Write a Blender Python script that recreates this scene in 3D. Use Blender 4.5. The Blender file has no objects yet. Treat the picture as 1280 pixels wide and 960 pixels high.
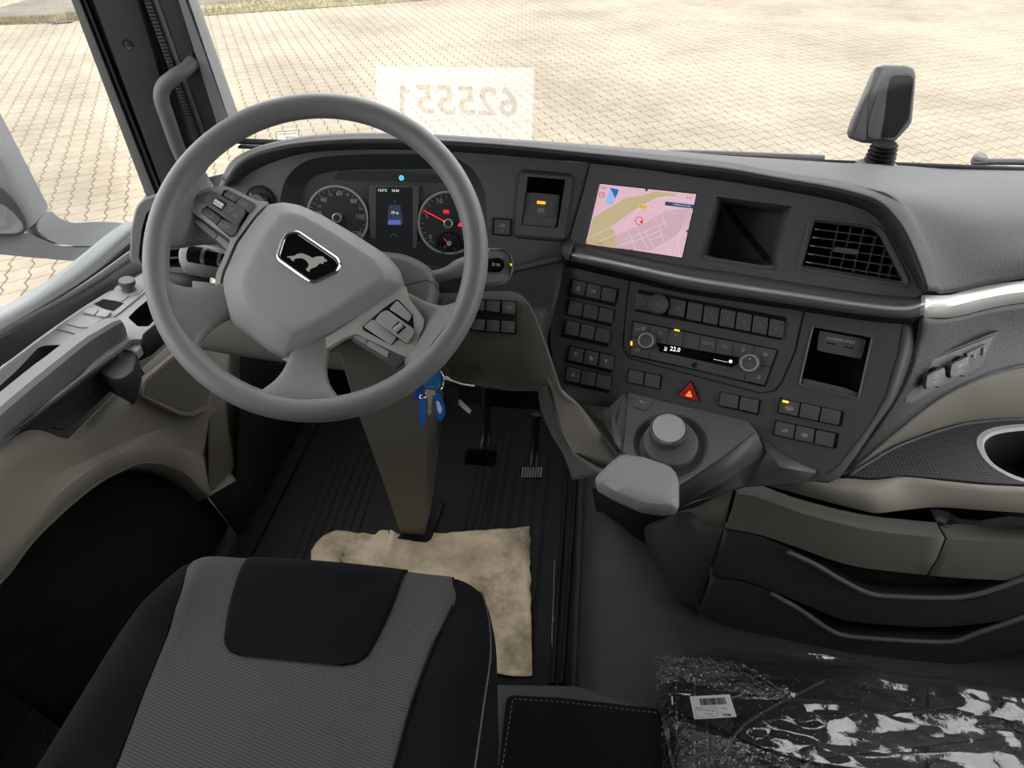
import bpy, bmesh, math, random
from mathutils import Vector, Matrix, noise
from math import sin, cos, pi, radians, sqrt
S = bpy.context.scene
COL = S.collection
rnd = random.Random(7)

# ---------------------------------------------------------------- camera, sky, exposure
YAW, PITCH, FPX = radians(6), radians(37.5), 887.0
EYE = Vector((0, 0, 1.32))
cam_d = bpy.data.cameras.new('camera'); cam = bpy.data.objects.new('camera', cam_d); COL.objects.link(cam)
cam_d.sensor_width = 36; cam_d.lens = FPX / 1280 * 36; cam_d.clip_start = .01; cam_d.clip_end = 500
cam.location = EYE; cam.rotation_euler = (pi/2 - PITCH, 0, YAW)
S.camera = cam
S.view_settings.view_transform = 'Standard'; S.view_settings.look = 'None'
S.view_settings.gamma = 1; S.view_settings.use_curve_mapping = False
S.view_settings.exposure = 1.0
w = bpy.data.worlds.new('overcast_sky'); S.world = w; w.use_nodes = True
nt = w.node_tree; bg = nt.nodes['Background']
tc = nt.nodes.new('ShaderNodeTexCoord'); sx = nt.nodes.new('ShaderNodeSeparateXYZ'); rp = nt.nodes.new('ShaderNodeValToRGB')
nt.links.new(tc.outputs['Generated'], sx.inputs[0]); nt.links.new(sx.outputs['Z'], rp.inputs[0]); nt.links.new(rp.outputs[0], bg.inputs[0])
rp.color_ramp.elements[0].color = (.86, .88, .92, 1); rp.color_ramp.elements[1].color = (1, 1, 1, 1)
bg.inputs[1].default_value = 1.75
sun_d = bpy.data.lights.new('sun', 'SUN'); sun = bpy.data.objects.new('sun', sun_d); COL.objects.link(sun)
sun_d.energy = 0.15; sun_d.angle = radians(25); sun_d.color = (1, .96, .9); sun.rotation_euler = (radians(-38), radians(-14), 0)

# ---------------------------------------------------------------- projection from the photograph into the place
FW = Vector((-sin(YAW)*cos(PITCH), cos(YAW)*cos(PITCH), -sin(PITCH)))
RT = Vector((cos(YAW), sin(YAW), 0)); UP = RT.cross(FW)
def ray(x, y): return FW*FPX + RT*(x-640) + UP*(480-y)
def PZ(x, y, z): r = ray(x, y); return EYE + r*((z-EYE.z)/r.z)
def PY(x, y, v): r = ray(x, y); return EYE + r*(v/r.y)
def PX(x, y, v): r = ray(x, y); return EYE + r*(v/r.x)
def PD(x, y, d): return EYE + ray(x, y)*(d/FPX)
def depth(p): return (p-EYE).dot(FW)
class Plane:
    def __init__(s, o, n, u):
        s.o = Vector(o); s.n = Vector(n).normalized()
        if s.n.dot(EYE-s.o) < 0: s.n = -s.n
        u = Vector(u); s.u = (u-s.n*u.dot(s.n)).normalized(); s.v = s.n.cross(s.u)
    def hit(s, x, y, h=0):
        r = ray(x, y); o = s.o+s.n*h
        return EYE + r*((o-EYE).dot(s.n)/r.dot(s.n))
    def uv(s, x, y, h=0):
        p = s.hit(x, y, h)-s.o; return (p.dot(s.u), p.dot(s.v))
    def at(s, u, v, h=0): return s.o+s.u*u+s.v*v+s.n*h
    def px(s, pts, h=0): return [s.uv(a, b, h) for a, b in pts]
def plane3(a, b, c, u): return Plane(a, (b-a).cross(c-a), u)

# ---------------------------------------------------------------- materials
def mat(name, col, rough=.5, metal=0, grain=0, gscale=600, var=0, spec=.5, emit=0, alpha=1, coat=0, kind='noise', vscale=6, trans=0):
    m = bpy.data.materials.new(name); m.use_nodes = True; t = m.node_tree; N = t.nodes; b = N['Principled BSDF']
    b.inputs['Base Color'].default_value = (*col, 1); b.inputs['Roughness'].default_value = rough
    b.inputs['Metallic'].default_value = metal; b.inputs['Specular IOR Level'].default_value = spec
    b.inputs['Coat Weight'].default_value = coat
    if emit: b.inputs['Emission Color'].default_value = (*col, 1); b.inputs['Emission Strength'].default_value = emit
    if alpha < 1: b.inputs['Alpha'].default_value = alpha
    if trans: b.inputs['Transmission Weight'].default_value = trans
    g = N.new('ShaderNodeNewGeometry')
    if var:
        n = N.new('ShaderNodeTexNoise'); n.inputs['Scale'].default_value = vscale; n.inputs['Detail'].default_value = 5
        t.links.new(g.outputs['Position'], n.inputs['Vector'])
        r = N.new('ShaderNodeValToRGB'); r.color_ramp.elements[0].position = .3; r.color_ramp.elements[1].position = .7
        r.color_ramp.elements[0].color = (*[c*(1-var) for c in col], 1); r.color_ramp.elements[1].color = (*[min(1, c*(1+var)) for c in col], 1)
        t.links.new(n.outputs['Fac'], r.inputs[0]); t.links.new(r.outputs[0], b.inputs['Base Color'])
    if grain:
        bp = N.new('ShaderNodeBump'); bp.inputs['Strength'].default_value = grain; bp.inputs['Distance'].default_value = .001
        if kind == 'leather':
            v = N.new('ShaderNodeTexVoronoi'); v.inputs['Scale'].default_value = gscale; o = v.outputs['Distance']
        else:
            v = N.new('ShaderNodeTexNoise'); v.inputs['Scale'].default_value = gscale; v.inputs['Detail'].default_value = 2; o = v.outputs['Fac']
        t.links.new(g.outputs['Position'], v.inputs['Vector']); t.links.new(o, bp.inputs['Height']); t.links.new(bp.outputs[0], b.inputs['Normal'])
    return m
M = {}
M['dash'] = mat('dash_plastic', (.135, .136, .136), .5, grain=.25, gscale=900, var=.06)
M['dashlow'] = mat('console_plastic', (.108, .109, .108), .46, grain=.2, gscale=900, var=.06)
M['pad'] = mat('soft_pad_vinyl', (.088, .087, .085), .58, grain=.55, gscale=330, kind='leather', var=.06)
M['padlow'] = mat('grained_vinyl', (.07, .07, .071), .55, grain=.6, gscale=330, kind='leather', var=.06)
M['bevel'] = mat('dark_bevel_plastic', (.05, .05, .052), .5, grain=.1)
M['rim'] = mat('wheel_leather', (.215, .22, .212), .40, grain=.5, gscale=750, var=.05)
M['hub'] = mat('hub_cover_plastic', (.365, .372, .36), .45, grain=.45, gscale=900, var=.04)
M['silver'] = mat('satin_silver', (.75, .75, .70), .33, metal=.35, grain=.05)
M['smoke'] = mat('smoked_window', (.03, .029, .029), .7, spec=.15)
M['grey'] = mat('mid_grey_plastic', (.15, .15, .148), .5, grain=.3)
M['chrome'] = mat('chrome', (.8, .8, .82), .12, metal=1)
M['btn'] = mat('button_plastic', (.135, .136, .137), .42, grain=.15, gscale=1200)
M['wbtn'] = mat('wheel_button_plastic', (.17, .175, .18), .42, grain=.15, gscale=1200)
M['black'] = mat('black_plastic', (.008, .008, .009), .4)
M['void'] = mat('matt_black', (.006, .006, .006), .9)
M['gloss'] = mat('gloss_black', (.006, .006, .007), .12, spec=.4)
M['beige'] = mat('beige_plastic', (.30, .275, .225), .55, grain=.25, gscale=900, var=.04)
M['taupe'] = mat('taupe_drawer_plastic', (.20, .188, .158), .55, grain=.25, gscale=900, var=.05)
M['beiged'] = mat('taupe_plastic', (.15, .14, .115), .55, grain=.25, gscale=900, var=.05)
M['ledge'] = mat('door_ledge_plastic', (.46, .46, .465), .5, grain=.3, gscale=900, var=.04)
M['doordark'] = mat('door_dark_plastic', (.05, .05, .053), .5, grain=.3, gscale=700, var=.06)
M['felt'] = mat('black_felt', (.012, .0122, .0135), .95, spec=.15, grain=.5, gscale=500, var=.25, vscale=9)
M['rubber'] = mat('black_rubber', (.007, .007, .007), .6, spec=.25, grain=.3, gscale=500, var=.15)
M['floor'] = mat('floor_vinyl', (.050, .048, .045), .6, grain=1, gscale=210, kind='leather', var=.14, vscale=10)
M['white'] = mat('white_print', (.75, .75, .75), .5)
M['dimwhite'] = mat('grey_print', (.5, .5, .5), .5)
M['lit'] = mat('lit_white', (.9, .9, .85), .5, emit=.5)
M['amber'] = mat('amber_lamp', (1, .55, .03), .5, emit=1.0)
M['orange'] = mat('orange_lamp', (1, .33, .03), .5, emit=.8)
M['red'] = mat('red_plastic', (.62, .025, .035), .4)
M['redlit'] = mat('red_lamp', (1, .03, .05), .5, emit=.7)
M['bluelit'] = mat('blue_lamp', (.10, .45, .75), .5, emit=.6)
M['greenlit'] = mat('green_lamp', (.05, .6, .05), .5, emit=.5)
M['cluster'] = mat('instrument_face', (.12, .122, .124), .38, grain=.05)
M['dial'] = mat('dial_face', (.062, .063, .065), .4)
M['blue'] = mat('blue_plastic', (.01, .13, .62), .35)
M['bluecap'] = mat('blue_key_cap', (.02, .16, .42), .4)
M['brass'] = mat('nickel_key', (.55, .50, .40), .38, metal=.2)
M['pillar'] = mat('pillar_plastic', (.030, .029, .031), .5, grain=.3, gscale=700, var=.08)
M['seal'] = mat('rubber_seal', (.012, .012, .013), .6)
M['metalgrey'] = mat('grey_painted_metal', (.16, .16, .155), .45, var=.1)
M['mirror'] = mat('mirror_housing_plastic', (.26, .27, .27), .5, grain=.3, gscale=200, var=.1)
M['mirrordark'] = mat('mirror_arm_plastic', (.15, .155, .155), .55, grain=.3, gscale=200, var=.1)
M['lining'] = mat('cab_lining', (.16, .155, .145), .9)
M['paper'] = None

def node_mat(name):
    m = bpy.data.materials.new(name); m.use_nodes = True; t = m.node_tree
    return m, t, t.nodes, t.nodes['Principled BSDF'], t.links
def n_(N, kind, **kw):
    n = N.new('ShaderNode'+kind)
    for k, v in kw.items():
        if k in n.inputs: n.inputs[k].default_value = v
        else: setattr(n, k, v)
    return n
# woven seat cloth: tiny alternating light and dark threads
m, t, N, b, L = node_mat('woven_seat_cloth'); M['weave'] = m
g = n_(N, 'NewGeometry'); mp = n_(N, 'Mapping'); mp.inputs['Rotation'].default_value = (0, 0, .25); L.new(g.outputs['Position'], mp.inputs[0])
wv = n_(N, 'TexWave', Scale=85, Distortion=1.2, Detail=1); wv.bands_direction = 'Y'; wv2 = n_(N, 'TexWave', Scale=120, Distortion=1.5, Detail=1)
wv.inputs['Detail Scale'].default_value = 8
L.new(mp.outputs[0], wv.inputs[0]); L.new(mp.outputs[0], wv2.inputs[0])
mu = n_(N, 'Math', operation='MULTIPLY'); L.new(wv.outputs['Fac'], mu.inputs[0]); L.new(wv2.outputs['Fac'], mu.inputs[1])
r = n_(N, 'ValToRGB'); r.color_ramp.elements[0].color = (.04, .039, .037, 1); r.color_ramp.elements[1].color = (.105, .10, .092, 1); r.color_ramp.elements[1].position = .75
L.new(mu.outputs[0], r.inputs[0]); L.new(r.outputs[0], b.inputs[0]); b.inputs['Roughness'].default_value = .9
bp = n_(N, 'Bump', Strength=.4, Distance=.001); L.new(mu.outputs[0], bp.inputs['Height']); L.new(bp.outputs[0], b.inputs['Normal'])
M['velour'] = mat('dark_velour', (.0062, .0064, .008), .95, spec=.1, grain=.4, gscale=900, var=.3, vscale=14)
M['velour'].node_tree.nodes['Principled BSDF'].inputs['Sheen Weight'].default_value = .015
# brown floor paper
m, t, N, b, L = node_mat('brown_paper'); M['paper'] = m
g = n_(N, 'NewGeometry'); n1 = n_(N, 'TexNoise', Scale=7, Detail=8, Roughness=.65); n2 = n_(N, 'TexNoise', Scale=60, Detail=4)
L.new(g.outputs['Position'], n1.inputs[0]); L.new(g.outputs['Position'], n2.inputs[0])
r = n_(N, 'ValToRGB'); r.color_ramp.elements[0].color = (.42, .33, .22, 1); r.color_ramp.elements[0].position = .3; r.color_ramp.elements[1].color = (.78, .64, .45, 1); r.color_ramp.elements[1].position = .52
L.new(n1.outputs['Fac'], r.inputs[0]); L.new(r.outputs[0], b.inputs[0]); b.inputs['Roughness'].default_value = .8
bp = n_(N, 'Bump', Strength=.4, Distance=.004); L.new(n2.outputs['Fac'], bp.inputs['Height']); L.new(bp.outputs[0], b.inputs['Normal'])
# paving stones, warm sandy concrete, tint differs stone by stone
m, t, N, b, L = node_mat('paving_stone'); M['stone'] = m
g = n_(N, 'NewGeometry'); n1 = n_(N, 'TexNoise', Scale=.55, Detail=6, Roughness=.6); n2 = n_(N, 'TexNoise', Scale=5, Detail=3); n3 = n_(N, 'TexNoise', Scale=60, Detail=3)
for q in (n1, n2, n3): L.new(g.outputs['Position'], q.inputs[0])
ad = n_(N, 'Math', operation='MULTIPLY_ADD'); ad.inputs[1].default_value = .35; L.new(n2.outputs['Fac'], ad.inputs[0]); L.new(n1.outputs['Fac'], ad.inputs[2])
r = n_(N, 'ValToRGB'); r.color_ramp.elements[0].color = (.235, .193, .135, 1); r.color_ramp.elements[0].position = .5; r.color_ramp.elements[1].color = (.335, .288, .212, 1); r.color_ramp.elements[1].position = .8
L.new(ad.outputs[0], r.inputs[0]); L.new(r.outputs[0], b.inputs[0]); b.inputs['Roughness'].default_value = .85
bp = n_(N, 'Bump', Strength=.3, Distance=.003); L.new(n3.outputs['Fac'], bp.inputs['Height']); L.new(bp.outputs[0], b.inputs['Normal'])
M['joint'] = mat('sandy_joint', (.10, .085, .06), .95, var=.15, vscale=3)
M['grass'] = mat('dry_grass', (.27, .24, .14), .95, var=.35, vscale=3)
M['asphalt'] = mat('far_paving', (.22, .20, .165), .9, var=.2, vscale=1.5)
# window glass with a faint dusty film
def glass(name, film, tint=(1, 1, 1), spread=.0, trl=False):
    m, t, N, b, L = node_mat(name); N.remove(b); out = N['Material Output']
    tr = n_(N, 'BsdfTransparent'); tr.inputs[0].default_value = (*tint, 1)
    gl = n_(N, 'BsdfGlossy', Roughness=.02); df = n_(N, 'BsdfTranslucent' if trl else 'BsdfDiffuse'); df.inputs[0].default_value = (.95, .95, .93, 1) if trl else (.8, .78, .74, 1)
    fr = n_(N, 'Fresnel', IOR=1.35); gg = n_(N, 'NewGeometry'); ior = n_(N, 'MapRange'); ior.inputs['To Min'].default_value = 1.35; ior.inputs['To Max'].default_value = 1/1.35; L.new(gg.outputs['Backfacing'], ior.inputs[0]); L.new(ior.outputs[0], fr.inputs['IOR']); m1 = n_(N, 'MixShader'); m2 = n_(N, 'MixShader'); m1.inputs[0].default_value = film
    if spread:
        g = n_(N, 'NewGeometry'); n1 = n_(N, 'TexNoise', Scale=3, Detail=6); L.new(g.outputs['Position'], n1.inputs[0])
        mr = n_(N, 'MapRange'); mr.inputs['From Min'].default_value = .35; mr.inputs['From Max'].default_value = .7
        mr.inputs['To Min'].default_value = max(0, film-spread); mr.inputs['To Max'].default_value = film+spread
        L.new(n1.outputs['Fac'], mr.inputs[0]); L.new(mr.outputs[0], m1.inputs[0])
    L.new(tr.outputs[0], m1.inputs[1]); L.new(df.outputs[0], m1.inputs[2])
    L.new(fr.outputs[0], m2.inputs[0]); L.new(m1.outputs[0], m2.inputs[1]); L.new(gl.outputs[0], m2.inputs[2])
    L.new(m2.outputs[0], out.inputs[0]); return m
M['glass'] = glass('dusty_window_glass', .03, spread=.025)
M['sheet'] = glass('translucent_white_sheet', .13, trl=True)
M['numeral'] = glass('reflected_numeral', .04, (.83, .78, .73))  # tint for the digits in the windscreen's reflection
# crinkled clear film
m, t, N, b, L = node_mat('crinkled_clear_film'); M['film'] = m; N.remove(b); out = N['Material Output']
g = n_(N, 'NewGeometry'); mp = n_(N, 'Mapping'); mp.inputs['Rotation'].default_value = (0, 0, -.62); mp.inputs['Scale'].default_value = (.55, 2.0, 1); L.new(g.outputs['Position'], mp.inputs[0])
n1 = n_(N, 'TexNoise', Scale=5, Detail=2, Roughness=.5, Distortion=.5); n2 = n_(N, 'TexNoise', Scale=85, Detail=3, Distortion=.5)
L.new(mp.outputs[0], n1.inputs[0]); L.new(g.outputs['Position'], n2.inputs[0])
mk = n_(N, 'TexNoise', Scale=4.2, Detail=2, Distortion=.8); L.new(mp.outputs[0], mk.inputs[0]); rk = n_(N, 'MapRange'); rk.inputs['From Min'].default_value = .50; rk.inputs['From Max'].default_value = .60; rk.inputs['To Min'].default_value = .01; rk.inputs['To Max'].default_value = .6; L.new(mk.outputs['Fac'], rk.inputs[0])
ma = n_(N, 'Math', operation='MULTIPLY_ADD'); L.new(n2.outputs['Fac'], ma.inputs[0]); L.new(rk.outputs[0], ma.inputs[1]); L.new(n1.outputs['Fac'], ma.inputs[2])
bp = n_(N, 'Bump', Strength=1, Distance=.032); L.new(ma.outputs[0], bp.inputs['Height'])
tr = n_(N, 'BsdfTransparent'); gl = n_(N, 'BsdfGlossy', Roughness=.06); fr = n_(N, 'Fresnel', IOR=2.3); ior = n_(N, 'MapRange'); ior.inputs['To Min'].default_value = 2.3; ior.inputs['To Max'].default_value = 1/2.3; L.new(g.outputs['Backfacing'], ior.inputs[0]); L.new(ior.outputs[0], fr.inputs['IOR']); mx = n_(N, 'MixShader')
tr.inputs[0].default_value = (.93, .95, .96, 1)
L.new(bp.outputs[0], gl.inputs['Normal']); L.new(bp.outputs[0], fr.inputs['Normal']); L.new(fr.outputs[0], mx.inputs[0]); L.new(tr.outputs[0], mx.inputs[1]); L.new(gl.outputs[0], mx.inputs[2]); L.new(mx.outputs[0], out.inputs[0])
# perforated speaker grille / dotted tray inlay
def dotted(name, c1, c2, scale, rough=.6):
    m, t, N, b, L = node_mat(name); tc = n_(N, 'TexCoord'); v = n_(N, 'TexVoronoi', Scale=scale, Randomness=0.0); v.voronoi_dimensions = '2D'; L.new(tc.outputs['UV'], v.inputs['Vector'])
    r = n_(N, 'ValToRGB'); r.color_ramp.elements[0].color = (*c2, 1); r.color_ramp.elements[0].position = .3; r.color_ramp.elements[1].color = (*c1, 1); r.color_ramp.elements[1].position = .45
    L.new(v.outputs['Distance'], r.inputs[0]); L.new(r.outputs[0], b.inputs[0]); b.inputs['Roughness'].default_value = rough
    bp = n_(N, 'Bump', Strength=.6, Distance=.001); L.new(v.outputs['Distance'], bp.inputs['Height']); L.new(bp.outputs[0], b.inputs['Normal']); return m
M['grille'] = dotted('perforated_beige_grille', (.27, .25, .205), (.04, .037, .03), 230)
M['inlay'] = dotted('dimpled_rubber_inlay', (.045, .045, .045), (.02, .02, .02), 170)
def flatmat(name, col, e=.42):
    m = mat(name, col, .4, emit=e); m.node_tree.nodes['Principled BSDF'].inputs['Base Color'].default_value = (col[0]*.3, col[1]*.3, col[2]*.3, 1); return m
M['map_pink'] = flatmat('screen_pink', (.80, .52, .60)); M['map_town'] = flatmat('screen_mauve', (.66, .44, .50)); M['map_sand'] = flatmat('screen_sand', (.58, .47, .27))
M['map_white'] = flatmat('screen_white', (.85, .75, .78)); M['map_blue'] = flatmat('screen_blue', (.02, .15, .55)); M['map_light'] = flatmat('screen_light_blue', (.35, .52, .85))
M['map_yellow'] = flatmat('screen_yellow', (.85, .55, .04)); M['map_navy'] = flatmat('screen_navy', (.02, .07, .16)); M['map_red'] = flatmat('screen_red', (.7, .02, .06)); M['map_dark'] = flatmat('screen_dark', (.06, .05, .05))
M['lcd'] = flatmat('instrument_display', (.012, .013, .016), .3); M['lcd_blue'] = flatmat('display_blue', (.11, .14, .45)); M['lcd_dim'] = flatmat('display_dim_blue', (.05, .06, .1), .3)

# ---------------------------------------------------------------- builders
WL = {}
def link(name, me, m, parent=None, loc=None, label=None):
    """one mesh object from world-space vertices, its origin at its own centre"""
    if loc is None:
        if len(me.vertices):
            lo = [min(v.co[i] for v in me.vertices) for i in range(3)]; hi = [max(v.co[i] for v in me.vertices) for i in range(3)]
            loc = Vector([(a+b)/2 for a, b in zip(lo, hi)])
        else: loc = Vector()
    me.transform(Matrix.Translation(-loc))
    o = bpy.data.objects.new(name, me); COL.objects.link(o)
    if m: me.materials.append(M[m] if isinstance(m, str) else m)
    WL[o] = Vector(loc)
    if parent is not None: o.parent = parent; o.location = loc-WL[parent]
    else: o.location = loc
    if label: o['label'] = label
    return o
def finish(bm, ang=38, smooth=True):
    bmesh.ops.remove_doubles(bm, verts=bm.verts, dist=1e-6)
    bmesh.ops.recalc_face_normals(bm, faces=bm.faces)
    me = bpy.data.meshes.new('mesh'); bm.to_mesh(me); bm.free()
    if smooth:
        me.shade_smooth() if hasattr(me, 'shade_smooth') else None
        me.set_sharp_from_angle(angle=radians(ang))
    return me
def plane_uv(o, pl):
    me = o.data; lay = me.uv_layers.new(name='uv')
    for lp in me.loops:
        p = me.vertices[lp.vertex_index].co+WL[o]-pl.o; lay.data[lp.index].uv = (p.dot(pl.u), p.dot(pl.v))
    return o
def thing(name, label, cat, loc=(0, 0, 0), group=None):
    o = bpy.data.objects.new(name, None); COL.objects.link(o); o.location = loc; WL[o] = Vector(loc); o.empty_display_size = .05
    o['label'] = label; o['category'] = cat
    if group: o['group'] = group
    return o
def tag(o, label, cat, group=None):
    o['label'] = label; o['category'] = cat
    if group: o['group'] = group
    return o
def struct(o, label=None):
    o['kind'] = 'structure'
    if label: o['label'] = label
    return o
def empty(name, loc, parent=None):
    o = bpy.data.objects.new(name, None); COL.objects.link(o); WL[o] = Vector(loc)
    if parent is not None: o.parent = parent; o.location = Vector(loc)-WL[parent]
    else: o.location = loc
    return o
def rnd_poly(p, r, k=4):
    """round every corner of a 2-D polygon"""
    out = []; n = len(p)
    for i in range(n):
        a, b, c = Vector(p[i-1]), Vector(p[i]), Vector(p[(i+1) % n])
        d1, d2 = a-b, c-b; l1, l2 = d1.length, d2.length
        if l1 < 1e-9 or l2 < 1e-9: continue
        q = min(r, l1*.45, l2*.45); s, e = b+d1/l1*q, b+d2/l2*q
        for j in range(k+1):
            t = j/k; out.append(tuple(s*(1-t)**2+b*2*t*(1-t)+e*t*t))
    return out
def smooth_poly(p, k=4):
    n = len(p); out = []
    for i in range(n):
        a, b, c, d = [Vector(p[(i+j) % n]) for j in (-1, 0, 1, 2)]
        for j in range(k): out.append(tuple(cat(a, b, c, d, j/k)))
    return out
def area(p): return sum(p[i-1][0]*p[i][1]-p[i][0]*p[i-1][1] for i in range(len(p)))/2
def inset(p, d):
    """offset a polygon inwards by d"""
    n = len(p); sg = 1 if area(p) > 0 else -1; out = []
    for i in range(n):
        a, b, c = Vector(p[i-1]), Vector(p[i]), Vector(p[(i+1) % n])
        e1, e2 = (b-a), (c-b)
        if e1.length < 1e-9: e1 = e2
        if e2.length < 1e-9: e2 = e1
        n1 = Vector((-e1.y, e1.x)).normalized()*sg; n2 = Vector((-e2.y, e2.x)).normalized()*sg
        m = (n1+n2); l = m.length
        m = n1 if l < 1e-6 else m/l
        k = max(.4, m.dot(n1)); out.append(tuple(b+m*d/k))
    return out
def scale_poly(p, f):
    c = sum((Vector(q) for q in p), Vector((0, 0)))/len(p); return [tuple(c+(Vector(q)-c)*f) for q in p]
def cat(a, b, c, d, t):
    return .5*((2*b)+(c-a)*t+(2*a-5*b+4*c-d)*t*t+(3*b-a-3*c+d)*t*t*t)
def spline(p, k):
    p = [Vector(q) for q in p]; n = len(p); out = []
    for i in range(n-1):
        a = p[i-1] if i else p[0]*2-p[1]; d = p[i+2] if i+2 < n else p[-1]*2-p[-2]
        for j in range(k): out.append(cat(a, p[i], p[i+1], d, j/k))
    out.append(p[-1]); return out
def prism_bm(bm, pl, uv, h0, h1, bev=0, seg=2, bottom=True):
    top = [bm.verts.new(pl.at(u, v, h1)) for u, v in uv]; bot = [bm.verts.new(pl.at(u, v, h0)) for u, v in uv]
    f = bm.faces.new(top); n = len(uv)
    for i in range(n): bm.faces.new((top[i-1], top[i], bot[i], bot[i-1]))
    if bottom: bm.faces.new(bot[::-1])
    if bev: bmesh.ops.bevel(bm, geom=list(f.edges), offset=bev, segments=seg, affect='EDGES', profile=.6, clamp_overlap=True)
def prism(name, pl, uv, h0, h1, m, parent=None, bev=0, seg=2, label=None, ang=38):
    bm = bmesh.new(); prism_bm(bm, pl, uv, h0, h1, bev, seg); return link(name, finish(bm, ang), m, parent, label=label)
def plate(name, pl, px, h0, h1, m, parent=None, bev=0, r=0, seg=2, label=None, ang=38):
    """outline read off the photograph on the plane's upper face, given its real thickness"""
    uv = pl.px(px, h1)
    if r: uv = rnd_poly(uv, r)
    return prism(name, pl, uv, h0, h1, m, parent, bev, seg, label, ang)
def holed(name, pl, outer, holes, h0, h1, m, parent=None, label=None):
    """flat panel with real openings: top face, outer walls and hole walls"""
    bm = bmesh.new(); E = []
    for lp in [outer]+holes:
        vs = [bm.verts.new(pl.at(u, v, h1)) for u, v in lp]; n = len(vs)
        E += [bm.edges.new((vs[i-1], vs[i])) for i in range(n)]
        lo = [bm.verts.new(pl.at(u, v, h0)) for u, v in lp]
        for i in range(n): bm.faces.new((vs[i-1], vs[i], lo[i], lo[i-1]))
    bmesh.ops.triangle_fill(bm, edges=E, use_beauty=True, use_dissolve=False, normal=pl.n)
    return link(name, finish(bm, 30), m, parent, label=label)
def rings_bm(bm, pl, rings, cap=True, capb=False):
    R = [[bm.verts.new(pl.at(u, v, h)) for u, v in p] for p, h in rings]; n = len(R[0])
    for a, b in zip(R, R[1:]):
        for i in range(n): bm.faces.new((a[i-1], a[i], b[i], b[i-1]))
    if cap: bm.faces.new(R[-1])
    if capb: bm.faces.new(R[0][::-1])
def rings(name, pl, rg, m, parent=None, cap=True, capb=False, label=None, ang=38):
    bm = bmesh.new(); rings_bm(bm, pl, rg, cap, capb); return link(name, finish(bm, ang), m, parent, label=label)
def pocket(name, pl, uv, h, dep, m, parent, taper=.003, label=None):
    return rings(name, pl, [(uv, h), (inset(uv, taper), h-dep)], m, parent, label=label)
def circ(u, v, r, n=32, e=1): return [(u+r*cos(2*pi*i/n), v+r*e*sin(2*pi*i/n)) for i in range(n)]
def grid_bm(bm, P):
    V = [[bm.verts.new(p) for p in r] for r in P]
    for a, b in zip(V, V[1:]):
        for i in range(len(a)-1): bm.faces.new((a[i], a[i+1], b[i+1], b[i]))
def surf(name, rows, m, parent=None, ku=5, kv=4, thick=.004, label=None, ang=60):
    """smooth surface through rows of 3-D points"""
    R = [spline(r, ku) for r in rows]; C = [spline([r[i] for r in R], kv) if len(R) > 2 or kv > 1 else [r[i] for r in R] for i in range(len(R[0]))]
    bm = bmesh.new(); grid_bm(bm, C); o = link(name, finish(bm, ang), m, parent, label=label)
    # shell thickness away from the viewer
    if thick:
        me = o.data; c = me.polygons[len(me.polygons)//2]; p = WL[o]+c.center
        s = o.modifiers.new('shell', 'SOLIDIFY'); s.thickness = thick; s.offset = -1 if c.normal.dot(EYE-p) > 0 else 1
    return o
def lin(name, rows, m, parent=None, thick=.004, label=None, ang=30):
    bm = bmesh.new(); grid_bm(bm, rows); o = link(name, finish(bm, ang), m, parent, label=label)
    if thick:
        me = o.data; c = me.polygons[len(me.polygons)//2]; p = WL[o]+c.center
        s = o.modifiers.new('shell', 'SOLIDIFY'); s.thickness = thick; s.offset = -1 if c.normal.dot(EYE-p) > 0 else 1
    return o
def tube_bm(bm, path, rad, n=14, prof=None, upv=None, cap=True):
    P = [Vector(p) for p in path]; R = []; prev = None
    for i, p in enumerate(P):
        t = (P[min(i+1, len(P)-1)]-P[max(i-1, 0)]).normalized()
        if prev is None: a = Vector(upv) if upv else (Vector((0, 0, 1)) if abs(t.z) < .9 else Vector((1, 0, 0)))
        else: a = prev
        a = (a-t*a.dot(t)).normalized(); prev = a; b = t.cross(a); r = rad[i] if isinstance(rad, (list, tuple)) else rad
        pr = prof or [(cos(2*pi*k/n), sin(2*pi*k/n)) for k in range(n)]
        R.append([bm.verts.new(p+(a*x+b*y)*r) for x, y in pr])
    m_ = len(R[0])
    for a, b in zip(R, R[1:]):
        for i in range(m_): bm.faces.new((a[i-1], a[i], b[i], b[i-1]))
    if cap: bm.faces.new(R[0]); bm.faces.new(R[-1][::-1])
def tube(name, path, rad, m, parent=None, n=14, k=5, label=None, prof=None, upv=None, ang=45):
    if k > 1:
        if isinstance(rad, (list, tuple)): rad = [q.x for q in spline([Vector((r, 0, 0)) for r in rad], k)]
        path = spline(path, k)
    bm = bmesh.new(); tube_bm(bm, path, rad, n, prof, upv); return link(name, finish(bm, ang), m, parent, label=label)
def box_bm(bm, c, sx, sy, sz, R=None):
    g = bmesh.ops.create_cube(bm, size=1); mt = Matrix.Translation(c) @ (R.to_4x4() if R else Matrix()) @ Matrix.Diagonal((sx, sy, sz, 1))
    bmesh.ops.transform(bm, matrix=mt, verts=g['verts'])
def box(name, lo, hi, m, parent=None, bev=0, label=None):
    bm = bmesh.new(); lo, hi = Vector(lo), Vector(hi); box_bm(bm, (lo+hi)/2, *(hi-lo))
    if bev: bmesh.ops.bevel(bm, geom=list(bm.edges), offset=bev, segments=2, affect='EDGES')
    return link(name, finish(bm), m, parent, label=label)
_TX = {}
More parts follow.
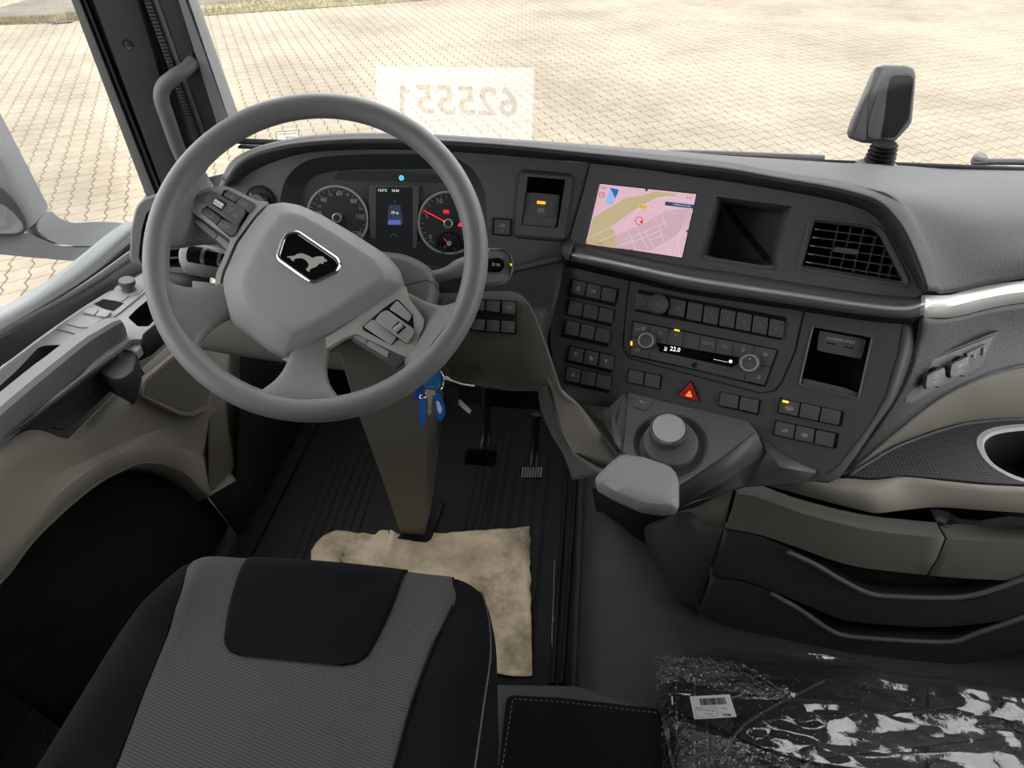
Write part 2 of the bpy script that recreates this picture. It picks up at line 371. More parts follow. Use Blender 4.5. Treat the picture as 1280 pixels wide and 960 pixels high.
def text_polys(s, bold=0):
    if (s, bold) not in _TX:
        c = bpy.data.curves.new('t', 'FONT'); c.body = s; c.align_x = 'CENTER'; c.align_y = 'CENTER'; c.size = 1; c.resolution_u = 2; c.offset = bold
        o = bpy.data.objects.new('t', c); COL.objects.link(o); bpy.context.view_layer.update()
        me = bpy.data.meshes.new_from_object(o.evaluated_get(bpy.context.evaluated_depsgraph_get()))
        _TX[(s, bold)] = ([v.co.copy() for v in me.vertices], [list(p.vertices) for p in me.polygons])
        bpy.data.objects.remove(o); bpy.data.curves.remove(c)
    return _TX[(s, bold)]
def text_bm(bm, s, pl, c, h, size, rot=0, mirror=False, bold=.0, sx=1):
    V, Fs = text_polys(s, bold); vs = []
    for v in V:
        x, y = v.x*size*sx*(-1 if mirror else 1), v.y*size
        vs.append(bm.verts.new(pl.at(c[0]+x*cos(rot)-y*sin(rot), c[1]+x*sin(rot)+y*cos(rot), h)))
    for f in Fs:
        try: bm.faces.new([vs[i] for i in f])
        except ValueError: pass
def text(s, pl, px, h, size, m, parent, name='lettering', **k):
    bm = bmesh.new(); text_bm(bm, s, pl, pl.uv(px[0], px[1], h), h, size, **k)
    me = bpy.data.meshes.new('mesh'); bm.to_mesh(me); bm.free(); return link(name, me, m, parent)
def line_bm(bm, pl, pts, h, w):
    for a, b in zip(pts, pts[1:]):
        a, b = Vector(a), Vector(b); d = b-a
        if d.length < 1e-8: continue
        d.normalize(); q = Vector((-d.y, d.x))*w/2; e = d*w*.3
        bm.faces.new([bm.verts.new(pl.at(*p, h)) for p in (a-e-q, b+e-q, b+e+q, a-e+q)])
def lines(name, pl, polys, h, w, m, parent):
    bm = bmesh.new()
    for p in polys: line_bm(bm, pl, p, h, w)
    me = bpy.data.meshes.new('mesh'); bm.to_mesh(me); bm.free(); return link(name, me, m, parent)
def pxlines(name, pl, polys, h, w, m, parent): return lines(name, pl, [pl.px(p, h) for p in polys], h, w, m, parent)

# ---------------------------------------------------------------- planes of the dashboard, in metres above the cab floor
A_, B_ = PZ(738, 204, .925), PZ(706, 318, .795)
UL = plane3(A_, B_, PZ(300, 235, .885), (1, 0, 0))
UR = plane3(A_, B_, PZ(1150, 372, .815), PZ(1100, 380, .8)-PZ(730, 320, .8))
LR = plane3(PZ(703, 335, .775), PZ(1130, 400, .785), PZ(1000, 592, .575), PZ(1100, 395, .785)-PZ(730, 340, .775))
WN = Vector((.1125, -.6823, .7223)); WC = Vector((-.3509, .8342, .8781))
WH = Plane(WC, WN, (1, 0, 0))

ICON = {
 'road': [[(-.5, -.6), (-.2, .6)], [(.5, -.6), (.2, .6)], [(0, -.5), (0, -.1)], [(0, .1), (0, .5)], [(-.7, -.9), (.7, -.9)]],
 'box': [[(-.7, -.4), (-.7, .4), (.4, .4), (.4, -.4), (-.7, -.4)], [(.4, .2), (.8, .1), (.8, -.3), (.4, -.4)]],
 'axle': [[(-.5, .6), (.5, .6)], [(0, .6), (0, -.1)], [(-.5, .3), (-.5, .9)], [(.5, .3), (.5, .9)], [(-.6, -.6), (.6, -.6)]],
 'esp': [[(-.6, .5), (-.1, .7), (.2, .3), (-.3, .1), (-.6, .5)], [(.1, 0), (.7, .2), (.8, -.2), (.2, -.3)], [(-.6, -.5), (-.1, -.3), (.3, -.8), (.7, -.6)]],
 'lamp': [[(-.3, .7), (.3, .7), (.3, 0), (-.3, 0), (-.3, .7)], [(-.2, .5), (.2, .5)], [(-.2, .3), (.2, .3)], [(-.3, -.6), (.3, -.6)]],
 'wheel': [[(cos(a*pi/6)*.8, sin(a*pi/6)*.8) for a in range(13)], [(-.5, .1), (.5, .1), (0, -.5), (-.5, .1)], [(-1.1, -.6), (-1.2, 0), (-1.1, .6)], [(1.1, -.6), (1.2, 0), (1.1, .6)]],
 'truck': [[(-.8, .1), (-.8, -.1), (0, -.1), (.1, .4), (.6, .4), (.7, -.2)], [(-.5, -.5), (-.3, -.3)], [(.3, -.5), (.6, -.3)]],
 'heat': [[(-.8, .4), (-.2, .4), (-.2, -.4), (-.8, -.4), (-.8, .4)], [(.1, -.6), (.2, 0), (.1, .6)], [(.5, -.6), (.6, 0), (.5, .5)], [(.9, -.2), (.9, .3)]],
 'seat': [[(-.3, .7), (-.1, -.2), (.5, -.2)], [(-.5, -.6), (.6, -.6)], [(.2, .6), (.6, .3)]],
 'phone': [[(-.7, -.2), (-.5, .3), (0, .5), (.5, .3), (.7, -.2)], [(-.9, -.3), (-.5, -.3)], [(.5, -.3), (.9, -.3)]],
 'return': [[(.5, -.5), (.7, 0), (.4, .3), (-.6, .3)], [(-.3, .7), (-.7, .3), (-.3, -.1)]],
 'park': [[(cos(a*pi/6)*.6, sin(a*pi/6)*.6) for a in range(13)], [(-.15, -.35), (-.15, .35), (.15, .35), (.2, .05), (-.15, .05)], [(-.8, -.6), (-.95, 0), (-.8, .6)], [(.8, -.6), (.95, 0), (.8, .6)]],
 'fan': [[(-.5, -.5), (.5, .5)], [(-.5, .5), (.5, -.5)], [(0, .7), (0, -.7)], [(-.7, 0), (.7, 0)]],
 'screen': [[(-.8, .4), (.8, .4), (.5, -.5), (-.5, -.5), (-.8, .4)], [(-.3, -.8), (-.3, 0)], [(.1, -.8), (.1, 0)]],
 'tri': [[(-.8, -.6), (.8, -.6), (0, .8), (-.8, -.6)], [(-.4, -.4), (.4, -.4), (0, .35), (-.4, -.4)]],
 'sq': [[(-.5, -.5), (.5, -.5), (.5, .5), (-.5, .5), (-.5, -.5)]],
 'car': [[(-.9, -.3), (-.8, .1), (-.4, .2), (-.2, .6), (.4, .6), (.6, .1), (.9, 0), (.9, -.3), (-.9, -.3)]],
 'arrow': [[(-.6, .3), (.6, .3)], [(-.2, -.4), (-.6, 0), (-.2, .4)], [(.1, -.3), (.6, -.3)]],
}
def icon(kind, pl, c, h, s, m, parent, rot=0, w=None):
    cr, sr = cos(rot), sin(rot)
    return lines('symbol', pl, [[(c[0]+(x*cr-y*sr)*s, c[1]+(x*sr+y*cr)*s) for x, y in p] for p in ICON[kind]], h, w or s*.2, m, parent)

dash = thing('dashboard', 'dark grey truck dashboard wrapping around the driver under the windscreen', 'dashboard', (.1, 1.2, 0))

# ---- soft top pad: panel edge, lip, crest, then down to the foot of the windscreen
cols = [((296, 232), (283, 227), (279, 220)), ((306, 221), (298, 206), (292, 199)), ((325, 210), (320, 193), (315, 186)), ((355, 198), (355, 184), (350, 176)),
 ((393, 190), (395, 179), (392, 169)), ((455, 187), (455, 176), (452, 166)), ((524, 188), (524, 177), (522, 167)), ((600, 192), (600, 181), (600, 172)),
 ((670, 198), (670, 187), (670, 177)), ((738, 204), (738, 194), (740, 183)), ((800, 211), (800, 200), (802, 189)), ((860, 220), (860, 207), (863, 195)), ((910, 227), (910, 213), (914, 201)),
 ((977, 238), (977, 225), (985, 213)), ((1030, 248), (1030, 234), (1040, 220)), ((1062, 256), (1066, 242), (1080, 228)), ((1090, 268), (1098, 253), (1116, 238)),
 ((1110, 291), (1121, 275), (1146, 256)), ((1125, 318), (1136, 300), (1166, 288)), ((1141, 348), (1150, 335), (1183, 330)), ((1152, 368), (1158, 362), (1190, 366))]
R0, R1, R1b, R2 = [], [], [], []
for i, (a, b, c) in enumerate(cols):
    pl = UL if a[0] < 739 else UR
    p0 = pl.hit(*a); p1 = pl.hit(*b, .026); R0.append(p0); R1.append(p1)
    k = max(0, i-15)
    R2.append(PD(c[0], c[1], depth(p1)+.044+.004*k))
    R1b.append(PD((b[0]+c[0])/2, (b[1]+c[1])/2, depth(p1)+.012+.002*k))
BASE = []
for i, p in enumerate(R2):
    if i <= 12: x = p.x*1.12 if p.x < 0 else p.x; BASE.append(Vector((max(-.74, x), 1.45, .80)))
BASE += [PZ(1000, 205, .80), PZ(1046, 206, .80), PZ(1105, 206, .80), PZ(1185, 207, .80), PZ(1330, 210, .80), PZ(1450, 225, .82), PZ(1450, 300, .80), PZ(1450, 334, .765)]
MID = []
for i, (a, b) in enumerate(zip(R2, BASE)):
    m_ = a.lerp(b, .45)
    if i <= 15: m_.z += .012
    MID.append(m_)
MID[16] = PZ(1150, 222, .84); MID[17] = PZ(1225, 238, .862); MID[18] = PZ(1290, 275, .858); MID[19] = PZ(1290, 318, .83); MID[20] = PZ(1290, 347, .79)
lin('dark_rim', [spline(R0, 4), [a.lerp(b, .55) for a, b in zip(spline(R0, 4), spline(R1, 4))], spline(R1, 4)], 'bevel', dash, ang=50)
# the padded top with its rolled front edge
surf('top_pad', [R1, R1b, R2, MID, BASE], 'pad', dash, ku=4, kv=5, ang=80)
# left end, dropping to the foot of the pillar
lin('end_cover', [[R1[0], R2[0], R2[1], R2[2]], [Vector((-.66, 1.09, .78)), Vector((-.68, 1.14, .775)), Vector((-.70, 1.25, .77)), Vector((-.73, 1.38, .77))], [Vector((-.78, 1.14, .74)), Vector((-.80, 1.16, .74)), Vector((-.84, 1.28, .73)), Vector((-.86, 1.40, .73))]], 'bevel', dash)

# ---- instrument side panel with real openings
clus = [(349, 252), (356, 224), (372, 206), (394, 197), (440, 193), (558, 192), (590, 208), (606, 236), (611, 318), (600, 334), (560, 336), (470, 316), (365, 306), (350, 290)]
clus_uv = rnd_poly(UL.px(clus), .014)
pb_out = rnd_poly(UL.px([(650, 211), (718, 217), (706.5, 303), (642, 297.5)]), .010)
seat_sw = rnd_poly(UL.px([(618.5, 273.6), (637.5, 275), (637, 293.5), (617.6, 291.6)]), .002)
left_out = [tuple(q)[:2] for q in spline([Vector((*UL.uv(*a), 0)) for a, _, _ in cols[:10]], 4)]+UL.px([(706, 318), (690, 330), (640, 335), (605, 345), (480, 345), (380, 352), (300, 352), (262, 330), (264, 270), (266, 242), (284, 226)])
holed('instrument_panel', UL, left_out, [clus_uv, pb_out], -.012, 0, 'dash', dash)
# deep recess round the instruments
CL = -.030
face_uv = rnd_poly(UL.px([(357, 262), (364, 228), (376, 214), (411, 201), (540, 205), (590, 214), (602, 238), (605, 315), (597, 330), (560, 330), (470, 310), (372, 302), (358, 285)], CL), .012)
rings('cluster_recess', UL, [(inset(clus_uv, 0), 0), (inset(clus_uv, .006), -.008), (face_uv if len(face_uv) == len(clus_uv) else inset(clus_uv, .022), CL)], 'bevel', dash, cap=False)
ic = prism('instrument_cluster', UL, inset(clus_uv, .012), CL-.02, CL-.001, 'cluster', dash)
def onC(x, y, h=CL): return UL.uv(x, y, h)
def dial(c, rpx, name):
    u, v = onC(*c); r = abs(onC(c[0]+rpx, c[1])[0]-u); r2 = abs(onC(c[0], c[1]+rpx)[1]-v)
    d = rings(name, UL, [(circ(u, v, r, 48), CL+.0005), (circ(u, v, r*.97, 48), CL-.0015+.002)], 'dial', ic)
    rings('dial_ring', UL, [(circ(u, v, r*1.05, 48), CL), (circ(u, v, r*1.03, 48), CL+.004), (circ(u, v, r*.985, 48), CL+.004), (circ(u, v, r*.96, 48), CL)], 'silver' if rpx > 20 else 'black', ic, cap=False)
    return u, v, r
def ticks(u, v, r, a0, a1, n, m, r0=.86, r1=.93, w=.0006):
    P = []
    for i in range(n+1):
        a = radians(a0+(a1-a0)*i/n); q = r0-.06 if i % 2 == 0 else r0
        P.append([(u+cos(a)*r*q, v+sin(a)*r*q), (u+cos(a)*r*r1, v+sin(a)*r*r1)])
    return lines('tick_marks', UL, P, CL+.002, w, m, ic)
u, v, r = dial((422, 272), 37.5, 'speedometer'); ticks(u, v, r, 215, -45, 24, 'white')
for s_, x, y, sz in (('40', 404.5, 250, .0105), ('60', 424, 242, .0105), ('80', 442, 251.5, .0105), ('100', 450, 271, .0105), ('120', 446, 292, .0105), ('20', 398, 267, .0105), ('0', 402, 290, .0105)):
    text(s_, UL, (x, y), CL+.002, sz, 'white', ic)
for s_, x, y in (('50', 413, 243.5), ('70', 434.5, 244), ('90', 450, 260.5), ('30', 399, 258)): text(s_, UL, (x, y), CL+.002, .0065, 'dimwhite', ic)
rings('dial_hub', UL, [(circ(u, v, .0075, 24), CL+.001), (circ(u, v, .0075, 24), CL+.006), (circ(u, v, .006, 24), CL+.007)], 'silver', ic); prism('hub_cap', UL, circ(u, v, .0055, 20), CL+.005, CL+.0075, 'dial', ic)
u, v, r = dial((560.7, 279), 37.5, 'tachometer'); ticks(u, v, r, 225, -45, 25, 'white')
for s_, x, y in (('0', 538, 296.5), ('5', 533.5, 270.6), ('10', 549.5, 251.5), ('15', 575, 252), ('20', 582, 297)): text(s_, UL, (x, y), CL+.002, .0105, 'white', ic)
lines('needle', UL, [[onC(557, 277), onC(530, 262.5)]], CL+.005, .0011, 'redlit', ic)
rings('dial_hub', UL, [(circ(u, v, .0075, 24), CL+.001), (circ(u, v, .0075, 24), CL+.006), (circ(u, v, .006, 24), CL+.007)], 'silver', ic); prism('hub_cap', UL, circ(u, v, .0055, 20), CL+.005, CL+.0075, 'dial', ic)
c_ = onC(558, 264.5); icon('park', UL, c_, CL+.003, .0046, 'redlit', ic, w=.0006)
c_ = onC(576, 279); lines('symbol', UL, [[(c_[0], c_[1]+.005), (c_[0], c_[1]-.004)], [(c_[0]-.004, c_[1]-.004), (c_[0]+.004, c_[1]-.004)], [(c_[0]-.0025, c_[1]-.001), (c_[0]+.0025, c_[1]-.001)]], CL+.003, .0018, 'redlit', ic)
u, v, r = dial((561.7, 304), 14, 'fuel_gauge'); ticks(u, v, r, 225, -45, 12, 'white', .8, .92, .0004)
for s_, x, y in (('0', 556, 309), ('1', 567, 310)): text(s_, UL, (x, y), CL+.002, .006, 'white', ic)
lines('needle', UL, [[(u, v), onC(555, 298)]], CL+.004, .0007, 'redlit', ic); prism('hub_cap', UL, circ(u, v, .004, 16), CL+.001, CL+.006, 'silver', ic)
text('eff', UL, (541, 303), CL+.002, .005, 'dimwhite', ic)
fr = plate('display_frame', UL, [(461, 231), (524, 232), (520, 318), (463, 310)], CL, CL+.004, 'dash', ic, bev=.001)
plate('frame_side', UL, [(516, 234), (523.5, 232.5), (519.5, 317), (516, 317)], CL, CL+.006, 'metalgrey', ic)
plate('display', UL, [(470, 234), (516, 234.5), (515.5, 317), (469.5, 310)], CL, CL+.0045, 'lcd', ic)
text('13,5°C', UL, (478, 238), CL+.005, .0055, 'lit', ic); text('16:24', UL, (494, 238.3), CL+.005, .0055, 'lit', ic)
H5 = CL+.005
plate('lane_graphic', UL, [(486, 256), (500, 256), (504, 279), (484, 279)], CL, H5, 'lcd_dim', ic)
plate('vehicle_graphic', UL, [(486, 275), (500, 275), (501.5, 281), (484.5, 281)], CL, H5+.0002, 'lcd_blue', ic)
text('19 m', UL, (493.5, 266), H5+.0004, .006, 'lit', ic); text('4', UL, (493, 252), H5+.0004, .005, 'dimwhite', ic)
lines('symbol', UL, [[(onC(493, 296)[0]+.005*cos(a*pi/8), onC(493, 296)[1]+.005*sin(a*pi/8)) for a in range(0, 9)]], H5, .0006, 'dimwhite', ic)
text('N', UL, (505, 311), H5, .0065, 'lit', ic); plate('gear_lamp', UL, [(498, 308), (502, 308.5), (502, 313), (498, 312.5)], CL, H5, 'greenlit', ic)
plate('warning_strip', UL, [(416, 224), (424, 214), (500, 214), (559, 220), (564, 229), (431, 225.6)], CL, CL+.001, 'dial', ic, r=.003)
c_ = onC(502, 222.3); prism('info_lamp', UL, circ(*c_, .0042, 20), CL, CL+.0015, 'bluelit', ic); text('i', UL, (502, 222.3), CL+.002, .006, 'dial', ic, bold=.02)
# light switch at the far left
u, v = UL.uv(325, 253); ls = rings('light_switch', UL, [(circ(u, v, .026, 36), -.001), (circ(u, v, .026, 36), .003), (circ(u, v, .023, 36), .004), (circ(u, v, .0225, 36), .002)], 'black', dash)
rings('rotary_knob', UL, [(circ(u, v, .014, 28), .002), (circ(u, v, .013, 28), .014), (circ(u, v, .012, 28), .015)], 'btn', ls)
for x, y, s_ in ((313, 243, '0'), (324, 243, '-'), (333, 246, 'o')): text(s_, UL, (x, y), .0045, .007, 'white', ls)

# ---- parking brake bay
pk = rings('brake_bay', UL, [(pb_out, .0015), (inset(pb_out, .0025), .004), (inset(pb_out, .006), .002)], 'bevel', dash, cap=False)
pin = rnd_poly(UL.px([(659.6, 220.5), (707, 224.5), (697, 285), (651.6, 281)]), .003)
holed('bay_surround', UL, inset(pb_out, .006), [pin], -.006, .002, 'dash', pk)
pocket('bay_well', UL, pin, 0, .045, 'black', pk, taper=.003)
lv = plate('parking_brake_lever', UL, [(658, 240), (700, 244), (697, 270), (694, 285), (652, 281), (655, 262)], -.040, -.003, 'btn', dash, bev=.002, r=.003)
plate('lever_lip', UL, [(655, 268), (697, 272), (694.5, 284), (652.5, 280.5)], -.01, .0, 'btn', lv, bev=.0015)
plate('brake_lamp', UL, [(671.5, 251), (682, 252), (681.5, 255.5), (671, 254.5)], -.004, -.002, 'orange', lv)
icon('park', UL, UL.uv(676, 263, -.002), -.0022, .0055, 'dimwhite', lv)
sw = plate('push_button', UL, [(618.5, 274), (637.5, 275.3), (637, 293.5), (617.6, 292)], 0, .003, 'btn', dash, bev=.001, r=.002)
icon('truck', UL, UL.uv(628, 282, .003), .0035, .005, 'dimwhite', sw); text('off', UL, (627.5, 288.5), .0035, .004, 'dimwhite', sw)
plate('button_gasket', UL, [(616.5, 272), (639.5, 273.6), (639, 295.5), (615.8, 293.8)], 0, .0012, 'black', dash, r=.002)

# ---- screen side panel with openings for the display, the stowage bin and the air vent
scr = [(749, 228.5), (872, 241.5), (853.5, 323.5), (731, 305)]
binp = [(896, 245.6), (990, 257.7), (970, 339), (874.5, 324.5)]
ven = [(1013, 270), (1060, 274.5), (1093, 279), (1107, 289), (1137.5, 350), (1133, 360), (999, 338), (995.6, 332)]
scr_uv = rnd_poly(UR.px(scr), .0015); bin_uv = rnd_poly(UR.px(binp), .002); ven_uv = rnd_poly(UR.px(ven), .008)
right_out = [tuple(q)[:2] for q in spline([Vector((*UR.uv(*a), 0)) for a, _, _ in cols[9:]], 4)]+UR.px([(1140, 374), (1080, 366), (1000, 355), (850, 333), (719, 309), (708, 314)])
holed('centre_panel', UR, right_out, [scr_uv, bin_uv, ven_uv], -.010, .001, 'dash', dash)
pxlines('panel_gap', UL, [[(738, 201), (727, 245), (712, 296)]], .0016, .0022, 'void', dash)
pxlines('panel_gap', UL, [[(735, 193), (736, 203)]], .02, .0018, 'void', dash)
# navigation screen
ns = prism('display_screen', UR, inset(scr_uv, -.002), -.016, -.0035, 'black', dash)
ns['label'] = 'colour navigation screen showing a pink town map'
HS = -.0034
def SC(p): return UR.px(p, HS)
def zs(p): return [(720+x*.1328, 220+y*.1328) for x, y in p]      # readings taken off an enlarged view
prism('map_ground', UR, inset(UR.px(scr, HS), .0015), -.0036, -.0034, 'map_pink', ns)
def mapshape(name, pts, m, k=1, parent=ns):
    uv = UR.px(zs(pts), -.003); prism(name, UR, uv, -.0034, -.0032+.0001*k, m, parent)
mapshape('map_field', [(165, 390), (470, 205), (640, 180), (740, 145), (942, 168), (935, 193), (840, 190), (740, 215), (560, 310), (480, 370), (320, 480), (360, 520), (385, 600), (385, 682), (100, 640)], 'map_sand')
mapshape('map_town', [(350, 560), (640, 450), (840, 330), (980, 310), (1100, 305), (1065, 450), (930, 570), (690, 705), (390, 680)], 'map_town')
pxlines('map_roads', UR, [zs(q) for q in ([(220, 615), (390, 535), (460, 480), (560, 340), (660, 260), (760, 205), (880, 195), (1040, 235), (1120, 240)], [(480, 500), (530, 600), (560, 690)], [(560, 470), (590, 530), (680, 690)],
 [(640, 510), (700, 620), (740, 680)], [(740, 400), (780, 470), (830, 620)], [(800, 350), (850, 480)], [(450, 600), (620, 540), (830, 440)], [(440, 650), (620, 590), (800, 510)], [(400, 560), (470, 520)], [(700, 600), (810, 560)],
 [(680, 300), (800, 330), (840, 290)], [(1080, 300), (1010, 460), (950, 580), (980, 760)], [(1100, 330), (1040, 450), (970, 590), (930, 740)], [(900, 330), (930, 360), (970, 340)], [(100, 590), (330, 480)], [(380, 660), (530, 600)], [(850, 680), (890, 730)])], -.0028, .0006, 'map_white', ns)
pxlines('map_river', UR, [zs([(200, 260), (280, 230), (440, 205)]), zs([(690, 295), (830, 320)])], -.0029, .0006, 'map_town', ns)
mapshape('map_flag', [(322, 108), (405, 130), (345, 272), (275, 258)], 'map_light', 3); mapshape('map_flag', [(322, 108), (405, 130), (370, 212)], 'map_blue', 4)
mapshape('road_sign', [(590, 268), (672, 280), (666, 314), (588, 302)], 'map_yellow', 3)
text('B 27', UR, zs([(630, 291)])[0], -.0027, .0042, 'map_dark', ns)
mapshape('street_banner', [(842, 240), (1115, 272), (1108, 308), (836, 275)], 'map_navy', 3)
text('Unbekannte Straße', UR, zs([(995, 275)])[0], -.0027, .0036, 'map_white', ns, sx=.92)
text('16:24', UR, zs([(256, 110)])[0], -.0027, .0055, 'map_dark', ns, sx=.8)
text('100', UR, zs([(245, 180)])[0], -.0027, .004, 'map_dark', ns)
def ring_line(px, r, w, m, a0=0, a1=24, n=24):
    u, v = UR.uv(*px, -.003); lines('map_marker', UR, [[(u+r*cos(2*pi*i/n), v+r*sin(2*pi*i/n)) for i in range(a0, a1+1)]], -.0028, w, m, ns)
ring_line(zs([(245, 178)])[0], .0042, .0009, 'map_red'); ring_line(zs([(594, 421)])[0], .0056, .001, 'map_red')
mapshape('map_arrow', [(598, 430), (632, 410), (622, 452)], 'map_red', 4)
for x, y in ((663, 130), (522, 702), (1052, 520)): u, v = UR.uv(*zs([(x, y)])[0], -.003); prism('map_pin', UR, circ(u, v, .0022, 12), -.0034, -.0028, 'map_navy', ns)
text('A  130 m', UR, zs([(215, 630)])[0], -.0027, .0042, 'map_dark', ns); text('▪ ▪', UR, zs([(1060, 205)])[0], -.0027, .005, 'map_dark', ns)
# stowage bin
bn = pocket('stowage_bin', UR, bin_uv, 0, .075, 'dash', dash, taper=.010)
plate('bin_lip', UR, [(876, 318), (886, 319.5), (893, 323), (955, 333), (960, 331), (972, 332.5), (970, 339), (874.5, 324.5)], -.02, -.001, 'dash', bn, bev=.001)
# air vent with its own louvres
def air_vent(pl, uv, hor, ver, knob, parent, dep=.035, hb=-.004):
    vt = rings('air_vent', pl, [(uv, .001), (inset(uv, .001), .003), (inset(uv, .0035), .003), (inset(uv, .008), -.006)], 'dash', parent, cap=False)
    pocket('vent_duct', pl, inset(uv, .0078), -.006, dep, 'void', vt, taper=.002)
    for a, b in ver:
        bm = bmesh.new(); p, q = pl.uv(*a, hb-.012), pl.uv(*b, hb-.012)
        d = Vector((q[0]-p[0], q[1]-p[1])).normalized(); e = Vector((-d.y, d.x))*.0006; p, q = Vector(p), Vector(q)
        prism_bm(bm, pl, [p-e, q-e, q+e, p+e], hb-.030, hb-.012); link('upright_vane', finish(bm), 'btn', vt)
    for a, b in hor:
        bm = bmesh.new(); p, q = Vector(pl.uv(*a, hb)), Vector(pl.uv(*b, hb)); e = Vector((0, .0008))
        prism_bm(bm, pl, [p-e, q-e, q+e, p+e], hb-.010, hb, .0004); sl = link('louvre', finish(bm), 'btn', vt)
        if knob: bm = bmesh.new(); t = p+(q-p)*.06; prism_bm(bm, pl, [p-e, t-e, t+e, p+e], hb, hb+.0006); link('louvre_tip', finish(bm), 'silver', sl)
    if knob: prism('louvre_tab', pl, rnd_poly(pl.px(knob, hb+.004), .002), hb-.008, hb+.004, 'btn', vt, .001)
    return vt
zv = lambda x, y: (990+x/8, 260+y/8)
air_vent(UR, ven_uv, [(zv(230, 210), zv(850, 290)), (zv(205, 292), zv(940, 385)), (zv(180, 375), zv(980, 490)), (zv(158, 458), zv(1030, 585)), (zv(138, 540), zv(1075, 690))],
 [(zv(470, 170), zv(355, 630)), (zv(597, 190), zv(480, 650)), (zv(725, 210), zv(608, 668)), (zv(840, 290), zv(738, 690)), (zv(935, 400), zv(870, 705)), (zv(1010, 530), zv(960, 722))],
 [zv(430, 388), zv(670, 418), zv(655, 470), zv(420, 438)], dash)

# ---- silver-edged shelf under the screens
top = [(719, 303), (785, 318), (850, 331), (925, 342), (1000, 354), (1075, 365), (1130, 371), (1153, 371)]
frt = [(708, 318), (785, 334), (850, 348), (925, 360), (1000, 371), (1075, 382), (1128, 387), (1155, 379)]
low = [(708, 325), (785, 343), (850, 359), (925, 371), (1000, 382), (1075, 393), (1128, 398), (1155, 394)]
T = [UR.hit(*p, .001) for p in top]; Fq = [UR.hit(*p, .030 if 0 < i < 7 else .022) for i, p in enumerate(frt)]; Lq = [UR.hit(*p, .026 if 0 < i < 7 else .018) for i, p in enumerate(low)]
Bq = [UR.hit(p[0], p[1]+8, .0) for p in low]
Tm = [a.lerp(b, .62)+Vector((0, 0, -.002)) for a, b in zip(T, Fq)]
sh = surf('shelf', [Lq, [a.lerp(b, .5)-UR.n*.001 for a, b in zip(Lq, Bq)], Bq], 'void', dash, kv=1, thick=0)
lin('shelf_top', [spline(T, 4), spline(Tm, 4)], 'dash', sh)
lin('silver_edge', [spline(Tm, 4), [p+Vector((0, 0, .001)) for p in spline(Fq, 4)]], 'silver', sh, thick=.003)
lin('shelf_front', [spline(Fq, 4), spline(Lq, 4)], 'dash', sh)
lin('silver_edge', [[UR.hit(719, 303, .001), UR.hit(712, 296, .001)], [UR.hit(710, 319, .03), UR.hit(703, 309, .022)], [UR.hit(708, 325, .026), UR.hit(703, 320, .02)]], 'dash', sh)

# ---- lower console
lo_out = [(700, 331), (712, 331), (785, 346), (850, 362), (925, 374), (1000, 385), (1075, 396), (1128, 400), (1122, 440), (1106, 495), (1084, 535), (1046, 582), (1018, 602), (960, 602), (900, 600), (800, 560), (765, 512), (708, 499), (694, 470), (688, 430), (690, 380)]
usb = [(1017, 409), (1089, 422), (1072, 497), (1000.4, 480)]
slot = [(798, 361.5), (983.7, 396.5), (977, 425.5), (793, 389)]
usb_uv = rnd_poly(LR.px(usb), .002); lo_uv = rnd_poly(LR.px(lo_out), .004)
lp = holed('control_panel', LR, lo_uv, [usb_uv], -.012, 0, 'dashlow', dash)
# flank of the control panel
ed = [(1128, 400), (1122, 440), (1106, 495), (1084, 535), (1046, 582), (1018, 602)]
ed2 = [(1152, 397), (1144, 432), (1124, 492), (1098, 530), (1056, 590), (1036, 604)]
lin('panel_flank', [spline([LR.hit(*p, -.001) for p in ed], 5), spline([LR.hit(*p, -.014) for p in ed2], 5)], 'dash', dash)
lin('panel_flank', [[LR.hit(*p, -.001) for p in [(700, 331), (690, 380), (688, 430), (694, 470), (708, 499)]], [LR.hit(*p, -.025) for p in [(697, 332), (684, 380), (682, 430), (688, 472), (703, 503)]]], 'dashlow', dash)
def btn(tl, w_, h_, pl=LR, par=None, ht=.0042, m='btn', r=.0016, name='push_button', base=0):
    a = Vector(tl); w_ = Vector(w_); h_ = Vector(h_); uv = rnd_poly(pl.px([tuple(a), tuple(a+w_), tuple(a+w_+h_), tuple(a+h_)], base+ht), r, 3)
    o = prism(name, pl, uv, base-.002, base+ht, m, par or dash, .0009, 2); o['c'] = tuple(pl.uv(*(a+w_*.5+h_*.5), base+ht)); return o
def bicon(o, kind, s=.0042, dy=0, dx=0, m='white', h=.0045, pl=LR):
    c = o['c']; return icon(kind, pl, (c[0]+dx, c[1]+dy), h, s, m, o, w=.0008)
def grp(poly, parent=None): return plate('switch_surround', LR, poly, -.001, .0011, 'black', parent or dash, r=.0015)
# five rows of three on the left
grp([(714, 348), (774.5, 361), (769, 383.5), (708.5, 370)]); grp([(710.5, 373.5), (769, 387), (764, 408.5), (705.5, 395)]); grp([(706.5, 398.5), (764, 412), (759.5, 434), (701.5, 421)])
grp([(711, 431), (769, 444), (764, 466.5), (706.5, 453)]); grp([(707.5, 456.5), (765.5, 470), (761, 492), (703.5, 478.5)])
syms = {(0, 0): 'road', (0, 1): 'box', (3, 0): 'axle', (3, 1): 'esp', (3, 2): 'lamp', (4, 0): 'esp'}
for r_, (x, y) in enumerate([(715.8, 349.7), (712, 375.3), (708, 400.3), (712.5, 433.2), (708.8, 458.5)]):
    for c_ in range(3):
        b_ = btn((x+c_*18.9, y+c_*4.3), (17.2, 3.7), (-2.7, 16.6))
        if (r_, c_) in syms: bicon(b_, syms[(r_, c_)], .0042 if r_ < 4 else .0035)
